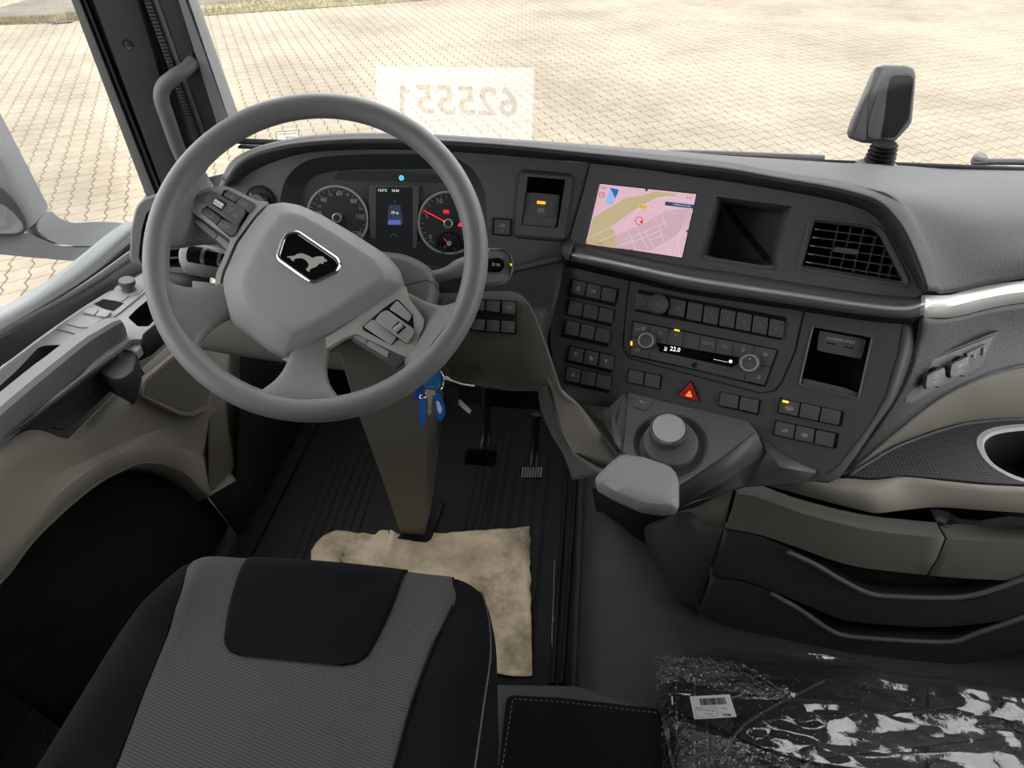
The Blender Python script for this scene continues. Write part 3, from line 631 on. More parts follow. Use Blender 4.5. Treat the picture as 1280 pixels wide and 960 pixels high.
# pairs beside the hazard switch
grp([(785, 460.5), (828, 469), (825, 487.5), (783, 478.5)]); btn((786.3, 461.8), (18.8, 3.9), (-2.2, 15.6)); btn((806.9, 466), (18.8, 4), (-2.2, 15.6))
grp([(900, 489.2), (951, 500), (948, 519.5), (897.5, 507.5)]); btn((901.3, 490.4), (22.5, 4.8), (-2.6, 16)); btn((926.3, 495.8), (22.5, 4.8), (-2.6, 16))
# six on the right
grp([(975, 497), (1055.5, 514.5), (1051.5, 533.5), (971.5, 516.5)]); grp([(969.5, 525), (1049, 541.5), (1045, 561), (966, 544)])
for i, (x, y) in enumerate([(976.5, 498.5), (1002, 504), (1028, 509.6)]):
    b_ = btn((x, y), (23.6, 5), (-3.4, 17))
    if i == 0: bicon(b_, 'wheel', .0042, -.001); plate('status_lamp', LR, [(x+2, y+1.6), (x+9.5, y+3.2), (x+9, y+5.6), (x+1.6, y+4)], .003, .0046, 'amber', b_)
for i, (x, y) in enumerate([(971, 526.5), (995.8, 532), (1021, 537.6)]):
    b_ = btn((x, y), (23, 4.9), (-3, 17))
    if i < 2: bicon(b_, ('truck', 'heat')[i], .0045, -.001)
# hazard switch
uv = rnd_poly(LR.px([(863.4, 477), (873.5, 502), (847, 494.4)], .006), .0025)
hz = prism('hazard_button', LR, uv, -.002, .006, 'red', dash, .0012); hz['label'] = 'red triangular hazard warning button'
prism('switch_surround', LR, inset(uv, -.0014), -.001, .0011, 'black', dash)
icon('tri', LR, LR.uv(861.5, 492.5, .006), .0063, .0058, 'orange', hz, w=.0006)
# raised radio and climate bezel
bz = plate('centre_bezel', LR, [(788, 350), (783, 392), (780, 425), (781, 437), (788, 446), (950, 489), (966, 487), (975, 478), (992, 440), (1004, 388), (925, 376), (850, 364)], -.001, .0016, 'dashlow', dash, bev=.0012, r=.006)
pxlines('bezel_gap', LR, [[(787, 348), (782, 392), (779, 425), (780, 438), (787, 448), (950, 491.5), (968, 489), (977, 479), (994, 441), (1006, 388)]], .0004, .0014, 'void', dash)
HB = .0016
radio = plate('radio_slot', LR, slot, 0, HB+.0006, 'black', dash, r=.002)
ra = btn((796.3, 366.5), (21, 4), (-2.7, 19.5), base=HB, par=radio); text('◁', LR, (804, 380), HB+.0045, .005, 'dimwhite', ra)
rb = btn((837.5, 372.6), (20, 4), (-2.7, 20), base=HB, par=radio); text('▷', LR, (848, 386), HB+.0045, .005, 'dimwhite', rb)
for k in range(6):
    b_ = btn((860.6+k*20.45, 377.4+k*4.15), (18.4, 3.6), (-2.8, 21), base=HB, par=radio, r=.0022)
    text(str(k+1), LR, (868.3+k*20.45, 389.6+k*4.15), HB+.0046, .0052, 'dimwhite', b_)
def knob(name, pl, px, r0, r1, ht, parent, ring='silver', m='btn', base=HB, n=36, lab=None):
    u, v = pl.uv(*px, base+ht)
    o = rings(name, pl, [(circ(u, v, r0, n), base-.001), (circ(u, v, r0, n), base+ht*.45), (circ(u, v, r1, n), base+ht*.95), (circ(u, v, r1*.93, n), base+ht), (circ(u, v, r1*.80, n), base+ht-.0008)], m, parent, label=lab)
    rings('knob_ring', pl, [(circ(u, v, r1*.99, n), base+ht*.97), (circ(u, v, r1*.95, n), base+ht+.0006), (circ(u, v, r1*.88, n), base+ht+.0006), (circ(u, v, r1*.84, n), base+ht-.0004)], ring, o, cap=False)
    return o, (u, v), base+ht
k_, c_, h_ = knob('rotary_knob', LR, (821.5, 380), .0158, .0128, .016, radio, ring='btn'); lines('symbol', LR, [[(c_[0]+.003*cos(radians(a)), c_[1]+.003*sin(radians(a))) for a in range(120, 421, 30)]], h_-.0005, .0005, 'dimwhite', k_)
climate = plate('climate_unit', LR, [(790.3, 400), (973.4, 437), (956, 484), (787, 445)], 0, HB+.0012, 'black', dash, bev=.0008, r=.002)
HC = HB+.0012
zc = lambda x, y: (780+x/5.818, 350+y/5.818)
plate('climate_face', LR, [zc(70, 305), zc(1110, 512), zc(1018, 765), zc(48, 545)], 0, HC+.0012, 'btn', climate, bev=.0006)
HC += .0012
plate('climate_display', LR, [zc(240, 455), zc(835, 562), zc(850, 600), zc(780, 635), zc(262, 522)], 0, HC+.0006, 'gloss', climate)
sepl = [[zc(190, 335), zc(178, 400)], [zc(327, 362), zc(310, 455)], [zc(440, 385), zc(426, 478)], [zc(557, 408), zc(543, 500)], [zc(677, 432), zc(663, 525)], [zc(798, 456), zc(784, 545)], [zc(955, 488), zc(935, 545)], [zc(185, 530), zc(175, 585)], [zc(885, 680), zc(870, 735)],
 [zc(48, 412), zc(110, 425)], [zc(1000, 620), zc(1075, 635)], [zc(52, 545), zc(1018, 765)]]
pxlines('key_joints', LR, sepl, HC+.0004, .0009, 'void', climate)
pxlines('key_edges', LR, [[zc(180, 590), zc(880, 735)], [zc(72, 308), zc(1108, 513)]], HC+.0005, .0005, 'dimwhite' if False else 'metalgrey', climate)
text('AUTO', LR, zc(610, 462), HC+.0006, .0058, 'dimwhite', climate); text('A/C', LR, zc(735, 487), HC+.0006, .0058, 'dimwhite', climate); text('MAX', LR, zc(100, 358), HC+.0006, .0036, 'white', climate)
for kd, x, y, mm in (('screen', 140, 352, 'white'), ('seat', 262, 382, 'dimwhite'), ('arrow', 380, 402, 'dimwhite'), ('seat', 865, 508, 'white'), ('screen', 1030, 540, 'white'), ('seat', 980, 705, 'white'), ('car', 98, 508, 'white')):
    icon(kd, LR, LR.uv(*zc(x, y), HC), HC+.0006, .0036, mm, climate, w=.0006)
text('22.0', LR, zc(372, 505), HC+.001, .0092, 'lit', climate, bold=.015); icon('seat', LR, LR.uv(*zc(302, 500), HC), HC+.001, .004, 'lit', climate, w=.0008)
lines('fan_scale', LR, [[LR.uv(*zc(655+k*13, 577+k*2.7), HC), LR.uv(*zc(661+k*13, 578.2+k*2.7), HC)] for k in range(8)], HC+.001, .0008, 'lit', climate); icon('fan', LR, LR.uv(*zc(775, 592), HC), HC+.001, .0034, 'lit', climate, w=.0012)
plate('status_lamp', LR, [zc(367, 356), zc(405, 364), zc(403, 374), zc(365, 366)], 0, HC+.001, 'amber', climate); plate('status_lamp', LR, [zc(49, 445), zc(60, 447), zc(58, 477), zc(47, 475)], 0, HC+.001, 'amber', climate)
k_, c_, h_ = knob('temperature_knob', LR, zc(158, 440), .0142, .0118, .013, climate, base=HC)
k_, c_, h_ = knob('fan_knob', LR, zc(910, 603), .0152, .0128, .013, climate, base=HC); text('1 0', LR, zc(910, 615), h_-.0004, .004, 'dimwhite', k_); icon('fan', LR, (c_[0], c_[1]+.006), h_-.0004, .0022, 'white', k_)
k_ = rings('jack_socket', LR, [(circ(*LR.uv(*zc(512, 618), HC), .0038, 20), HC), (circ(*LR.uv(*zc(512, 618), HC), .0038, 20), HC+.0012), (circ(*LR.uv(*zc(512, 618), HC), .0028, 20), HC+.0012), (circ(*LR.uv(*zc(512, 618), HC), .0022, 20), HC)], 'black', climate)
# charging tray
ub = rings('tray_rim', LR, [(inset(usb_uv, -.0030), .0), (inset(usb_uv, -.0030), .0012), (inset(usb_uv, -.0016), .0016), (usb_uv, .0004)], 'btn', dash, cap=False)
pocket('charging_tray', LR, usb_uv, 0, .055, 'black', ub, taper=.006)
us = plate('socket_block', LR, [(1024, 413), (1083, 424), (1077, 449), (1021, 438)], -.030, -.007, 'btn', ub, bev=.0025, r=.003)
text('CHARGE ONLY', LR, (1051, 425.5), -.0067, .0056, 'white', us, bold=.006)
for x, y in ((1038.5, 429.5), (1061, 434.5)):
    u, v = LR.uv(x, y, -.007); prism('usb_port', LR, rnd_poly([(u-.0072, v-.0017), (u+.0072, v-.0017), (u+.0072, v+.0017), (u-.0072, v+.0017)], .0012), -.009, -.0068, 'metalgrey', us); prism('port_opening', LR, rnd_poly([(u-.0063, v-.0011), (u+.0063, v-.0011), (u+.0063, v+.0011), (u-.0063, v+.0011)], .0009), -.009, -.0066, 'void', us)
plate('tray_lip', LR, [(1002, 474), (1009, 474), (1060, 486), (1067, 490), (1073, 491), (1072, 497), (1000.4, 480.5)], -.02, -.002, 'btn', ub, bev=.001)

# ---- grained panel and taupe knee panel left of the console
g0 = [(470, 342), (560, 345), (612, 345), (660, 331), (706, 322)]
gA = [UL.hit(*p, .004) for p in g0]
gB = [UL.hit(470, 372, .002), UL.hit(560, 370, .002), PD(615, 364, depth(gA[2])-.005), PD(662, 372, depth(gA[3])-.012), PD(696, 372, depth(gA[4])-.02)]
gC = [UL.hit(470, 380, -.01), UL.hit(560, 378, -.01), PD(640, 366, depth(gA[2])-.005), PD(672, 412, depth(gA[3])-.03), LR.hit(687, 430, -.016)]
gD = [UL.hit(470, 384, -.02), UL.hit(560, 384, -.02), PD(660, 382, depth(gA[2])-.006), PD(684, 455, depth(gA[3])-.05), LR.hit(704, 502, -.02)]
surf('side_pad', [gA, gB, gC, gD], 'padlow', dash, ku=5, kv=4)
lin('trim_edge', [spline([UL.hit(x, y-4, .004) for x, y in [(560, 347), (620, 341), (660, 332), (706, 322)]], 4), spline([UL.hit(x, y+2, .009) for x, y in [(560, 347), (620, 341), (660, 332), (706, 322)]], 4)], 'dash', dash)
knee_top = [(240, 352), (330, 360), (470, 366), (560, 366), (618, 364), (650, 368)]
K0 = [PD(x, y, 1.12) for x, y in knee_top[:4]]+[PD(618, 364, 1.105), PD(650, 368, 1.10), PD(668, 395, 1.085)]
K1 = [PD(240, 385, 1.14), PD(330, 400, 1.13), PD(470, 415, 1.125), PD(560, 420, 1.12), PD(618, 424, 1.105), PD(664, 426, 1.09), PD(684, 440, 1.07)]
K2 = [PD(235, 425, 1.17), PD(330, 440, 1.17), PD(470, 456, 1.16), PD(560, 466, 1.15), PD(622, 476, 1.13), PD(676, 474, 1.10), PD(700, 490, 1.06)]
K3 = [PD(225, 432, 1.20), PD(330, 450, 1.20), PD(470, 468, 1.20), PD(560, 477, 1.19), PD(630, 488, 1.16), PD(684, 490, 1.13), PD(712, 503, 1.07)]
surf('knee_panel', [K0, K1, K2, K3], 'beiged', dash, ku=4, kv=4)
kp = plane3(PD(603, 374, 1.098), PD(645, 377, 1.094), PD(644, 416, 1.094), (1, 0, 0))
bl = plate('switch_block', kp, [(590, 373), (646, 376), (645, 417.5), (587, 413)], -.006, .003, 'void', dash, bev=.001)
zk = lambda x, y: (550+x/7.385, 300+y/7.385)
for q in ([(430, 560), (555, 562), (548, 665), (420, 650)], [(575, 565), (697, 572), (692, 685), (570, 672)], [(300, 552), (415, 558), (408, 650), (290, 640)], [(432, 735), (552, 745), (545, 845), (425, 838)], [(568, 745), (690, 752), (685, 855), (562, 848)], [(300, 730), (415, 735), (408, 835), (290, 825)]):
    b_ = plate('push_button', kp, [zk(*p) for p in q], 0, .006, 'btn', bl, bev=.001, r=.0015)
    if q[0] == (575, 565): icon('box', kp, kp.uv(*zk(635, 622), .006), .0063, .0045, 'dimwhite', b_)
# taupe strip sweeping down to the centre floor
Q = [[PD(684, 470, 1.075), PD(706, 496, 1.075)], [PD(690, 500, 1.09), PD(728, 512, 1.085)], [PD(700, 535, 1.10), PD(752, 545, 1.09)], [PD(714, 562, 1.11), PD(772, 575, 1.09)], [PD(722, 578, 1.12), PD(790, 592, 1.09)]]
surf('knee_panel', Q, 'beige', dash, ku=3, kv=4)
Q2 = [[PD(672, 482, 1.10), PD(686, 482, 1.08)], [PD(676, 512, 1.12), PD(692, 506, 1.09)], [PD(690, 545, 1.13), PD(703, 538, 1.10)], [PD(704, 568, 1.14), PD(718, 566, 1.11)], [PD(716, 600, 1.16), PD(760, 594, 1.05)]]
surf('lower_shroud', Q2, 'dashlow', dash, ku=3, kv=4)
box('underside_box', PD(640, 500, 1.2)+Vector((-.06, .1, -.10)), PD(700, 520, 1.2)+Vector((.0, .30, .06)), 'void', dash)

# ---- left end of the dashboard: air vent in a grey frame
LV = Plane(PZ(190, 292, .75), (.18, -.93, .33), (1, .12, 0))
lv_out = rnd_poly(LV.px([(162, 322), (164, 285), (170, 258), (180, 247), (210, 239), (262, 236), (262, 346), (205, 341), (166, 330)]), .012)
lv_in = rnd_poly(LV.px([(174, 322), (178, 286), (185, 263), (208, 254), (258, 248), (258, 334), (205, 334), (178, 330)]), .010)
av = rings('air_vent', LV, [(inset(lv_out, -.002), -.03), (lv_out, 0), (inset(lv_out, .004), .004)], 'dash', dash, cap=False)
holed('vent_frame', LV, inset(lv_out, .004), [lv_in], -.004, .004, 'dash', av)
pocket('vent_duct', LV, lv_in, -.003, .05, 'void', av, taper=.004)
for k in range(6):
    y = 268+k*11.5; bm = bmesh.new(); p, q = Vector(LV.uv(180-k*.6, y, -.006)), Vector(LV.uv(258, y-6, -.006)); e = Vector((0, .0012)); prism_bm(bm, LV, [p-e, q-e, q+e, p+e], -.018, -.006, .0005); link('louvre', finish(bm), 'btn', av)
for x in (205, 232): bm = bmesh.new(); p, q = Vector(LV.uv(x, 252, -.012)), Vector(LV.uv(x-3, 332, -.012)); e = Vector((.0008, 0)); prism_bm(bm, LV, [p-e, q-e, q+e, p+e], -.03, -.012); link('upright_vane', finish(bm), 'btn', av)
lin('end_panel', [[LV.hit(262, 238, -.004), LV.hit(262, 346, -.004)], [UL.hit(275, 240, -.002), UL.hit(275, 352, -.002)]], 'dash', dash)
lin('end_panel', [[LV.hit(200, 341, -.01), LV.hit(262, 346, -.01)], [LV.hit(215, 372, -.03), LV.hit(262, 372, -.03)]], 'doordark', dash)

# ================================================================ steering wheel
sw_ = thing('steering_wheel', 'large grey four-spoke steering wheel turned slightly to the right', 'steering wheel', WC)
RR, TR = .2135, .0172
bm = bmesh.new(); R = []
for i in range(96):
    a = 2*pi*i/96; c = WH.at(cos(a)*RR, sin(a)*RR, 0); d = (c-WC).normalized()
    R.append([bm.verts.new(c+d*cos(t)*TR*.95+WN*sin(t)*TR*1.05) for t in [2*pi*k/20 for k in range(20)]])
for i in range(96):
    for k in range(20): bm.faces.new((R[i-1][k-1], R[i][k-1], R[i][k], R[i-1][k]))
link('rim', finish(bm, 80), 'rim', sw_)
z3 = lambda x, y: (180+x/2.909, 110+y/2.909)
z4 = lambda x, y: (180+x/2.783, 330+y/2.783)
def soft(name, px, prof, m, parent, k=3, rr=.006, pl=WH):
    """block with a rounded cross-section: prof is a list of (inset, height)"""
    top = max(h for _, h in prof); uv = rnd_poly(pl.px(px, top), rr, k)
    return rings(name, pl, [(inset(uv, d), h) for d, h in prof], m, parent, capb=True, ang=50)
sp = [(.0, -.040), (0, -.022), (.003, -.013), (.010, -.006), (.018, -.004)]
def spoke(px, prof=sp, rr=.012): return soft('spoke', px, prof, 'rim', sw_, rr=rr)
def spoke(px, secs):
    """sections along a ray from the hub: (radius, half width, height, half thickness)"""
    d = Vector(WH.uv(*px)).normalized(); e = Vector((-d.y, d.x)); Q = spline([Vector((r, w_, h)) for r, w_, h, t in secs], 5); TT = spline([Vector((t, 0, 0)) for *_, t in secs], 5); bm = bmesh.new(); R = []
    for i, p in enumerate(Q):
        r = []
        for k in range(24):
            a = 2*pi*k/24; cx, cy = cos(a), sin(a); cx = abs(cx)**.62*(1 if cx > 0 else -1); cy = abs(cy)**.62*(1 if cy > 0 else -1)
            q = d*p.x+e*cx*p.y; r.append(bm.verts.new(WH.at(q.x, q.y, p.z+cy*TT[i].x)))
        R.append(r)
    for a, b in zip(R, R[1:]):
        for k in range(24): bm.faces.new((a[k-1], a[k], b[k], b[k-1]))
    return link('spoke', finish(bm, 75), 'rim', sw_)
spoke((240, 387), [(.09, .0255, -.030, .013), (.13, .0245, -.024, .013), (.155, .026, -.017, .013), (.175, .034, -.010, .013), (.190, .046, -.004, .013), (.200, .060, 0, .011)])
spoke((377, 475), [(.09, .0255, -.030, .013), (.13, .0255, -.024, .013), (.155, .027, -.017, .013), (.175, .035, -.010, .013), (.190, .048, -.004, .013), (.200, .060, 0, .011)])
spoke((238, 259), [(.09, .02, -.038, .008), (.13, .024, -.034, .008), (.155, .032, -.034, .009), (.176, .042, -.033, .010), (.188, .052, -.028, .011), (.196, .062, -.012, .012), (.2015, .069, -.002, .012)])
spoke((526, 408), [(.09, .03, -.038, .008), (.13, .034, -.034, .008), (.155, .038, -.032, .009), (.174, .046, -.029, .010), (.186, .056, -.018, .012), (.196, .065, -.005, .013), (.200, .070, 0, .012)])
# hub cover, faceted
hub_px = [(333, 253), (352, 250), (373, 253.5), (400, 265), (441, 289), (482.5, 316), (499, 335), (505, 355), (489, 367), (435, 403), (383, 434), (353, 447), (336, 439), (311, 420), (288, 405), (277, 387), (273, 366), (276, 344), (293.5, 302.5), (317, 270)]
hub_uv = rnd_poly(WH.px(hub_px, -.012), .004, 2); n0 = len(hub_uv)
plat = [(352, 268), (363, 266), (377, 270), (400, 282), (436, 304), (466, 324), (478, 340), (478, 349), (466, 357), (424, 385), (386, 408), (366, 414), (350, 408), (334, 397), (317, 384), (306, 370), (303, 356), (306, 343), (320, 312), (337, 284)]
plat_uv = rnd_poly(WH.px(plat, .002), .004, 2)
mix = lambda a, b, t: [(p[0]*(1-t)+q[0]*t, p[1]*(1-t)+q[1]*t) for p, q in zip(a, b)]
hub = rings('hub_cover', WH, [(inset(hub_uv, .004), -.055), (inset(hub_uv, .001), -.030), (hub_uv, -.022), (mix(hub_uv, plat_uv, .10), -.014), (mix(hub_uv, plat_uv, .22), -.010), (mix(hub_uv, plat_uv, .9), .001), (plat_uv, .0025), (scale_poly(plat_uv, .9), .003), (scale_poly(plat_uv, .3), .003)], 'hub', sw_, ang=60)
prism('hub_back', WH, inset(hub_uv, .010), -.085, -.05, 'black', sw_)
ze = lambda x, y: (340+x/10.67, 270+y/10.67)
em = [ze(*p) for p in [(290, 212), (350, 222), (860, 570), (898, 640), (850, 740), (570, 872), (515, 862), (100, 570), (80, 520), (150, 300), (200, 235)]]
em_uv = rnd_poly(WH.px(em, .005), .002, 2)
e_ = rings('emblem_frame', WH, [(inset(em_uv, -.0035), .0028), (inset(em_uv, -.0005), .0045), (em_uv, .0052), (inset(em_uv, .0016), .0052), (inset(em_uv, .0026), .0034)], 'chrome', sw_, cap=False)
rings('emblem_recess', WH, [(inset(em_uv, -.0050), .0029), (inset(em_uv, -.0004), .0034)], 'hub', sw_, cap=False)
ep = prism('emblem_plate', WH, inset(em_uv, .0024), .002, .0036, 'gloss', sw_)
lion = [(195, 545), (240, 535), (300, 530), (340, 505), (400, 498), (450, 515), (515, 545), (545, 560), (560, 552), (600, 538), (680, 540), (700, 565), (735, 590), (725, 610), (692, 605), (680, 640), (655, 635), (640, 625), (580, 680), (545, 690), (500, 715), (500, 747), (450, 718), (490, 660), (482, 625), (440, 580), (400, 562), (330, 565), (290, 575), (297, 607), (240, 575), (268, 553), (210, 555)]
prism('lion_emblem', WH, WH.px([ze(*p) for p in lion], .0042), .003, .0042, 'metalgrey', ep).data.materials[0] = M['silver']
# left switch pod
zp = lambda x, y: (225+x/8, 225+y/8)
hp = -.016
podL = [(233, 250), (238, 245), (250, 239), (266, 234), (280, 232), (291, 235.5), (306, 243), (322, 251), (335, 252), (318, 270), (294, 302), (277, 342), (273, 366), (277, 388), (272, 386), (268, 365), (270, 342), (280, 320), (288, 301), (286, 298), (236, 262)]
pod = plate('switch_pod', WH, podL, -.03, hp, 'silver', sw_, bev=.0015, r=.002); pod['label'] = 'satin silver switch pod left of the hub'
plate('pod_underside', WH, [(236, 262), (238, 277), (267, 302), (284, 313), (289, 303), (286, 298)], -.036, hp-.006, 'dash', pod, bev=.001)
def wb(px, m='wbtn', h=.003, name='push_button', r=.002, b=0): return plate(name, WH, px, hp-.002+b, hp+h+b, m, pod, bev=.0008, r=r)
plate('button_bed', WH, [zp(440, 100), zp(480, 100), zp(745, 238), zp(740, 262), zp(545, 560), zp(512, 575), zp(495, 568), zp(360, 450), zp(210, 325), zp(225, 290), zp(262, 262), zp(420, 140)], hp-.002, hp+.0006, 'black', pod, r=.002)
def wt(s_, x, y, sz=.0055, h=.0035, rot=-.62): text(s_, WH, zp(x, y), hp+h, sz, 'dimwhite', pod, rot=rot)
def wi(k, p, h=.0035, s=.0042, rot=-.6): icon(k, WH, WH.uv(*p, hp+h), hp+h, s, 'dimwhite', pod, rot=rot, w=.0006)
wb([zp(430, 150), zp(478, 105), zp(608, 168), zp(545, 222)]); wi('seat', zp(520, 165)); wb([zp(555, 232), zp(612, 172), zp(740, 240), zp(690, 330), zp(650, 300)]); wi('car', zp(650, 235))
wb([zp(222, 325), zp(232, 300), zp(266, 272), zp(412, 380), zp(360, 446)]); wi('seat', zp(320, 352)); wb([zp(370, 450), zp(420, 388), zp(560, 455), zp(590, 440), zp(545, 545), zp(510, 562)]); wt('OFF', 462, 462)
bar = plate('rocker_bar', WH, [zp(180, 190), zp(210, 140), zp(300, 105), zp(345, 115), zp(645, 290), zp(648, 325), zp(580, 440), zp(550, 450)], hp, hp+.0045, 'wbtn', pod, bev=.001, r=.003); wi('phone', zp(285, 180), .0049, rot=-.4); wi('phone', zp(550, 355), .0049, rot=-.4); wt('+ RES', 510, 285, .0034, .0049); wt('- SET', 480, 305, .0034, .0049)
plate('roller_slot', WH, [zp(322, 240), zp(380, 182), zp(468, 235), zp(410, 308)], hp+.003, hp+.005, 'void', pod)
def roller(c0, c1, rad, wd):
    a = WH.hit(*c0, hp+.004); b = WH.hit(*c1, hp+.004); bm = bmesh.new(); d = (b-a)
    tube_bm(bm, [a, b], rad, 18, prof=[(cos(2*pi*i/36)*(1 if i % 2 else .86), sin(2*pi*i/36)*(1 if i % 2 else .86)) for i in range(36)]); return link('thumb_roller', finish(bm, 20), 'silver', pod)
roller(zp(352, 215), zp(435, 268), .0042, .01)
wb([zp(135, 415), zp(175, 382), zp(372, 545), zp(342, 590)], 'ledge', .0, b=-.004, r=.001); wi('arrow', zp(195, 440), -.003); wi('arrow', zp(315, 528), -.003); wb([zp(355, 590), zp(385, 552), zp(492, 630), zp(465, 698)], 'ledge', .0, b=-.004, r=.001); wi('phone', zp(425, 612), -.003)
# right switch pod
zq = lambda x, y: (430+x/8, 340+y/8)
podR = [(352, 449), (381, 438), (430, 407.5), (470, 378), (491, 358), (507, 357), (511, 372), (530, 399), (529, 408), (516, 440), (509, 446), (500, 443), (446, 417), (430, 422), (390, 446), (362, 453)]
podl = pod; pod = plate('switch_pod', WH, podR, -.03, hp, 'silver', sw_, bev=.0015, r=.002); pod['label'] = 'satin silver switch pod right of the hub'
plate('pod_underside', WH, [(440, 419), (446, 416), (500, 442), (509, 447), (494, 462), (484, 452), (441, 427)], -.036, hp-.005, 'dash', pod, bev=.001)
plate('button_bed', WH, [zq(525, 272), zq(545, 278), zq(688, 430), zq(690, 450), (517.5, 411), zq(640, 720), zq(618, 718), zq(535, 665), zq(475, 735), zq(190, 578), zq(185, 545), zq(400, 358)], hp-.002, hp+.0006, 'void', pod, r=.002)
wb([zq(530, 282), zq(678, 432), zq(645, 495), zq(452, 368)], 'ledge'); wb([zq(195, 545), zq(290, 470), zq(525, 655), zq(468, 728)], 'ledge')
plate('rocker_bar', WH, [zq(305, 480), zq(370, 405), zq(430, 378), zq(700, 572), zq(692, 620), zq(640, 712), zq(620, 710)], hp, hp+.0045, 'ledge', pod, bev=.001, r=.003)
plate('roller_slot', WH, [zq(472, 565), zq(545, 492), zq(622, 550), zq(540, 622)], hp+.003, hp+.005, 'void', pod); roller(zq(508, 550), zq(590, 545), .0001, .01); roller(zq(502, 590), zq(580, 528), .0042, .01)
wi('sq', zq(560, 375)); wi('car', zq(405, 455), .0049); wi('return', zq(350, 590)); wi('car', zq(620, 630), .0049)
wb([zq(92, 650), zq(130, 615), zq(235, 672), zq(210, 725)], 'ledge', .0, b=-.004, r=.001); wb([zq(218, 728), zq(245, 682), zq(450, 792), zq(435, 858)], 'ledge', .0, b=-.004, r=.001); wi('arrow', zq(165, 668), -.003, .003); wi('arrow', zq(268, 720), -.003, .003); wi('arrow', zq(405, 800), -.003, .003)

# ================================================================ steering column, stalks, keys
col_ = thing('steering_column', 'dark plastic steering column cover and pedestal behind the wheel', 'steering column', PZ(515, 655, .0))
colb = WC-WN*.26
sh_px = [(330, 250), (430, 300), (466, 308), (505, 312), (534, 325), (548, 343), (548, 362), (541, 392), (520, 410), (470, 430), (330, 430), (290, 380), (290, 300)]
uv = rnd_poly(WH.px(sh_px, -.075), .012)
rings('column_cover', WH, [(inset(uv, .03), -.34), (inset(uv, .012), -.18), (uv, -.10), (inset(uv, .004), -.082), (inset(uv, .016), -.075)], 'dash', col_, ang=50)
pxlines('cover_seam', WH, [[(505, 357), (533, 350), (543, 355), (548, 362)]], -.0748, .0012, 'void', col_)
rings('hub_neck', WH, [(circ(.0, -.01, .055), -.09), (circ(0, -.01, .05), -.04)], 'black', col_, cap=False)
P0, P1 = PD(497, 470, 1.12), PZ(517, 662, .005)
def qrow(c, wx, wy): return [c+Vector((wx*x, wy*y, 0)) for x, y in [(-1, -.7), (-.85, -1), (.85, -1), (1, -.7), (1, .8), (-1, .8), (-1, -.7)]]
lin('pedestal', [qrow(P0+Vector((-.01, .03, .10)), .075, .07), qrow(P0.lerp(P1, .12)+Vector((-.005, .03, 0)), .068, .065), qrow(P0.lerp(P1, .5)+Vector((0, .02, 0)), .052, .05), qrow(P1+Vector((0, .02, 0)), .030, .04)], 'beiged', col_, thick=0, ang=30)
prism('pedestal_foot', Plane(P1+Vector((0, .01, 0)), (0, 0, 1), (1, 0, 0)), rnd_poly([(-.055, -.05), (.05, -.05), (.06, .09), (-.06, .09)], .02), -.004, .012, 'rubber', col_, .004)
# left stalk: paddle with dark ribbed sleeve
hs = -.075
lp_px = [(218, 312), (224, 303), (236, 299), (262, 303), (282, 312), (300, 318), (300, 338), (278, 341), (250, 342), (226, 337), (219, 328)]
uv = rnd_poly(WH.px(lp_px, hs+.018), .006)
st = rings('control_stalk', WH, [(inset(uv, .012), hs-.02), (inset(uv, .003), hs-.012), (uv, hs), (inset(uv, .003), hs+.012), (inset(uv, .010), hs+.018)], 'dash', col_, capb=True, ang=60)
st['label'] = 'paddle-shaped indicator stalk left of the wheel hub'; st.data.materials[0] = M['rim']
a, b = WH.hit(238, 318, hs+.016), WH.hit(285, 326, hs+.016)
bm = bmesh.new(); tube_bm(bm, [a, b], .0125, 20); link('switch_sleeve', finish(bm, 40), 'gloss', st)
for t in (.36, .8): bm = bmesh.new(); q = a.lerp(b, t); tube_bm(bm, [q, q+(b-a)*.10], .0130, 20); link('print_band', finish(bm, 40), 'grey', st)
lines('symbol', WH, [[WH.uv(250, 325, hs+.03), WH.uv(253, 327, hs+.03)], [WH.uv(272, 329, hs+.03), WH.uv(274, 331, hs+.03)]], hs+.0295, .0012, 'white', st)
# slim lever behind the rim seen beside the pod
# right stalk and drive selector
a, b, c = WH.hit(520, 350, -.10), WH.hit(556, 343, -.085), WH.hit(605, 322, -.075)
s2 = tube('control_stalk', [a, b, WH.hit(575, 335, -.08), WH.hit(596, 326, -.078)], [.008, .010, .0135, .0125], 'rim', col_, upv=WN); s2['label'] = 'slim right-hand stalk half hidden behind the wheel rim'
DS = Plane(WH.hit(608, 335, -.085), (.12, -.80, .58), (1, 0, 0))
ds_px = [(585, 318), (604, 312), (616, 310), (630, 311), (638, 318), (641, 330), (638, 345), (630, 353), (612, 357), (585, 356)]
uv = rnd_poly(DS.px(ds_px), .006)
ds = rings('drive_selector', DS, [(inset(uv, .006), -.035), (inset(uv, -.001), -.028), (inset(uv, -.002), -.010), (uv, -.002), (inset(uv, .004), .002), (inset(uv, .010), .001)], 'dash', col_, ang=50); ds.data.materials[0] = M['rim']; ds['label'] = 'square-ended drive selector stalk right of the wheel rim'
plate('selector_rim', DS, [(612, 310.5), (631, 311), (638, 318), (641, 330), (638, 345), (636, 345), (638, 330), (635, 319.5), (629, 313.5), (612, 312.5)], 0, .004, 'chrome', ds, bev=.0008)
plate('selector_knob', DS, [(604, 324), (624, 322), (630, 326), (631, 334), (625, 340), (604, 340)], 0, .006, 'gloss', ds, bev=.001, r=.002)
text('D N', DS, (620, 331), .0065, .0065, 'white', ds)
text('R', DS, (639, 331), .0045, .005, 'amber', ds)
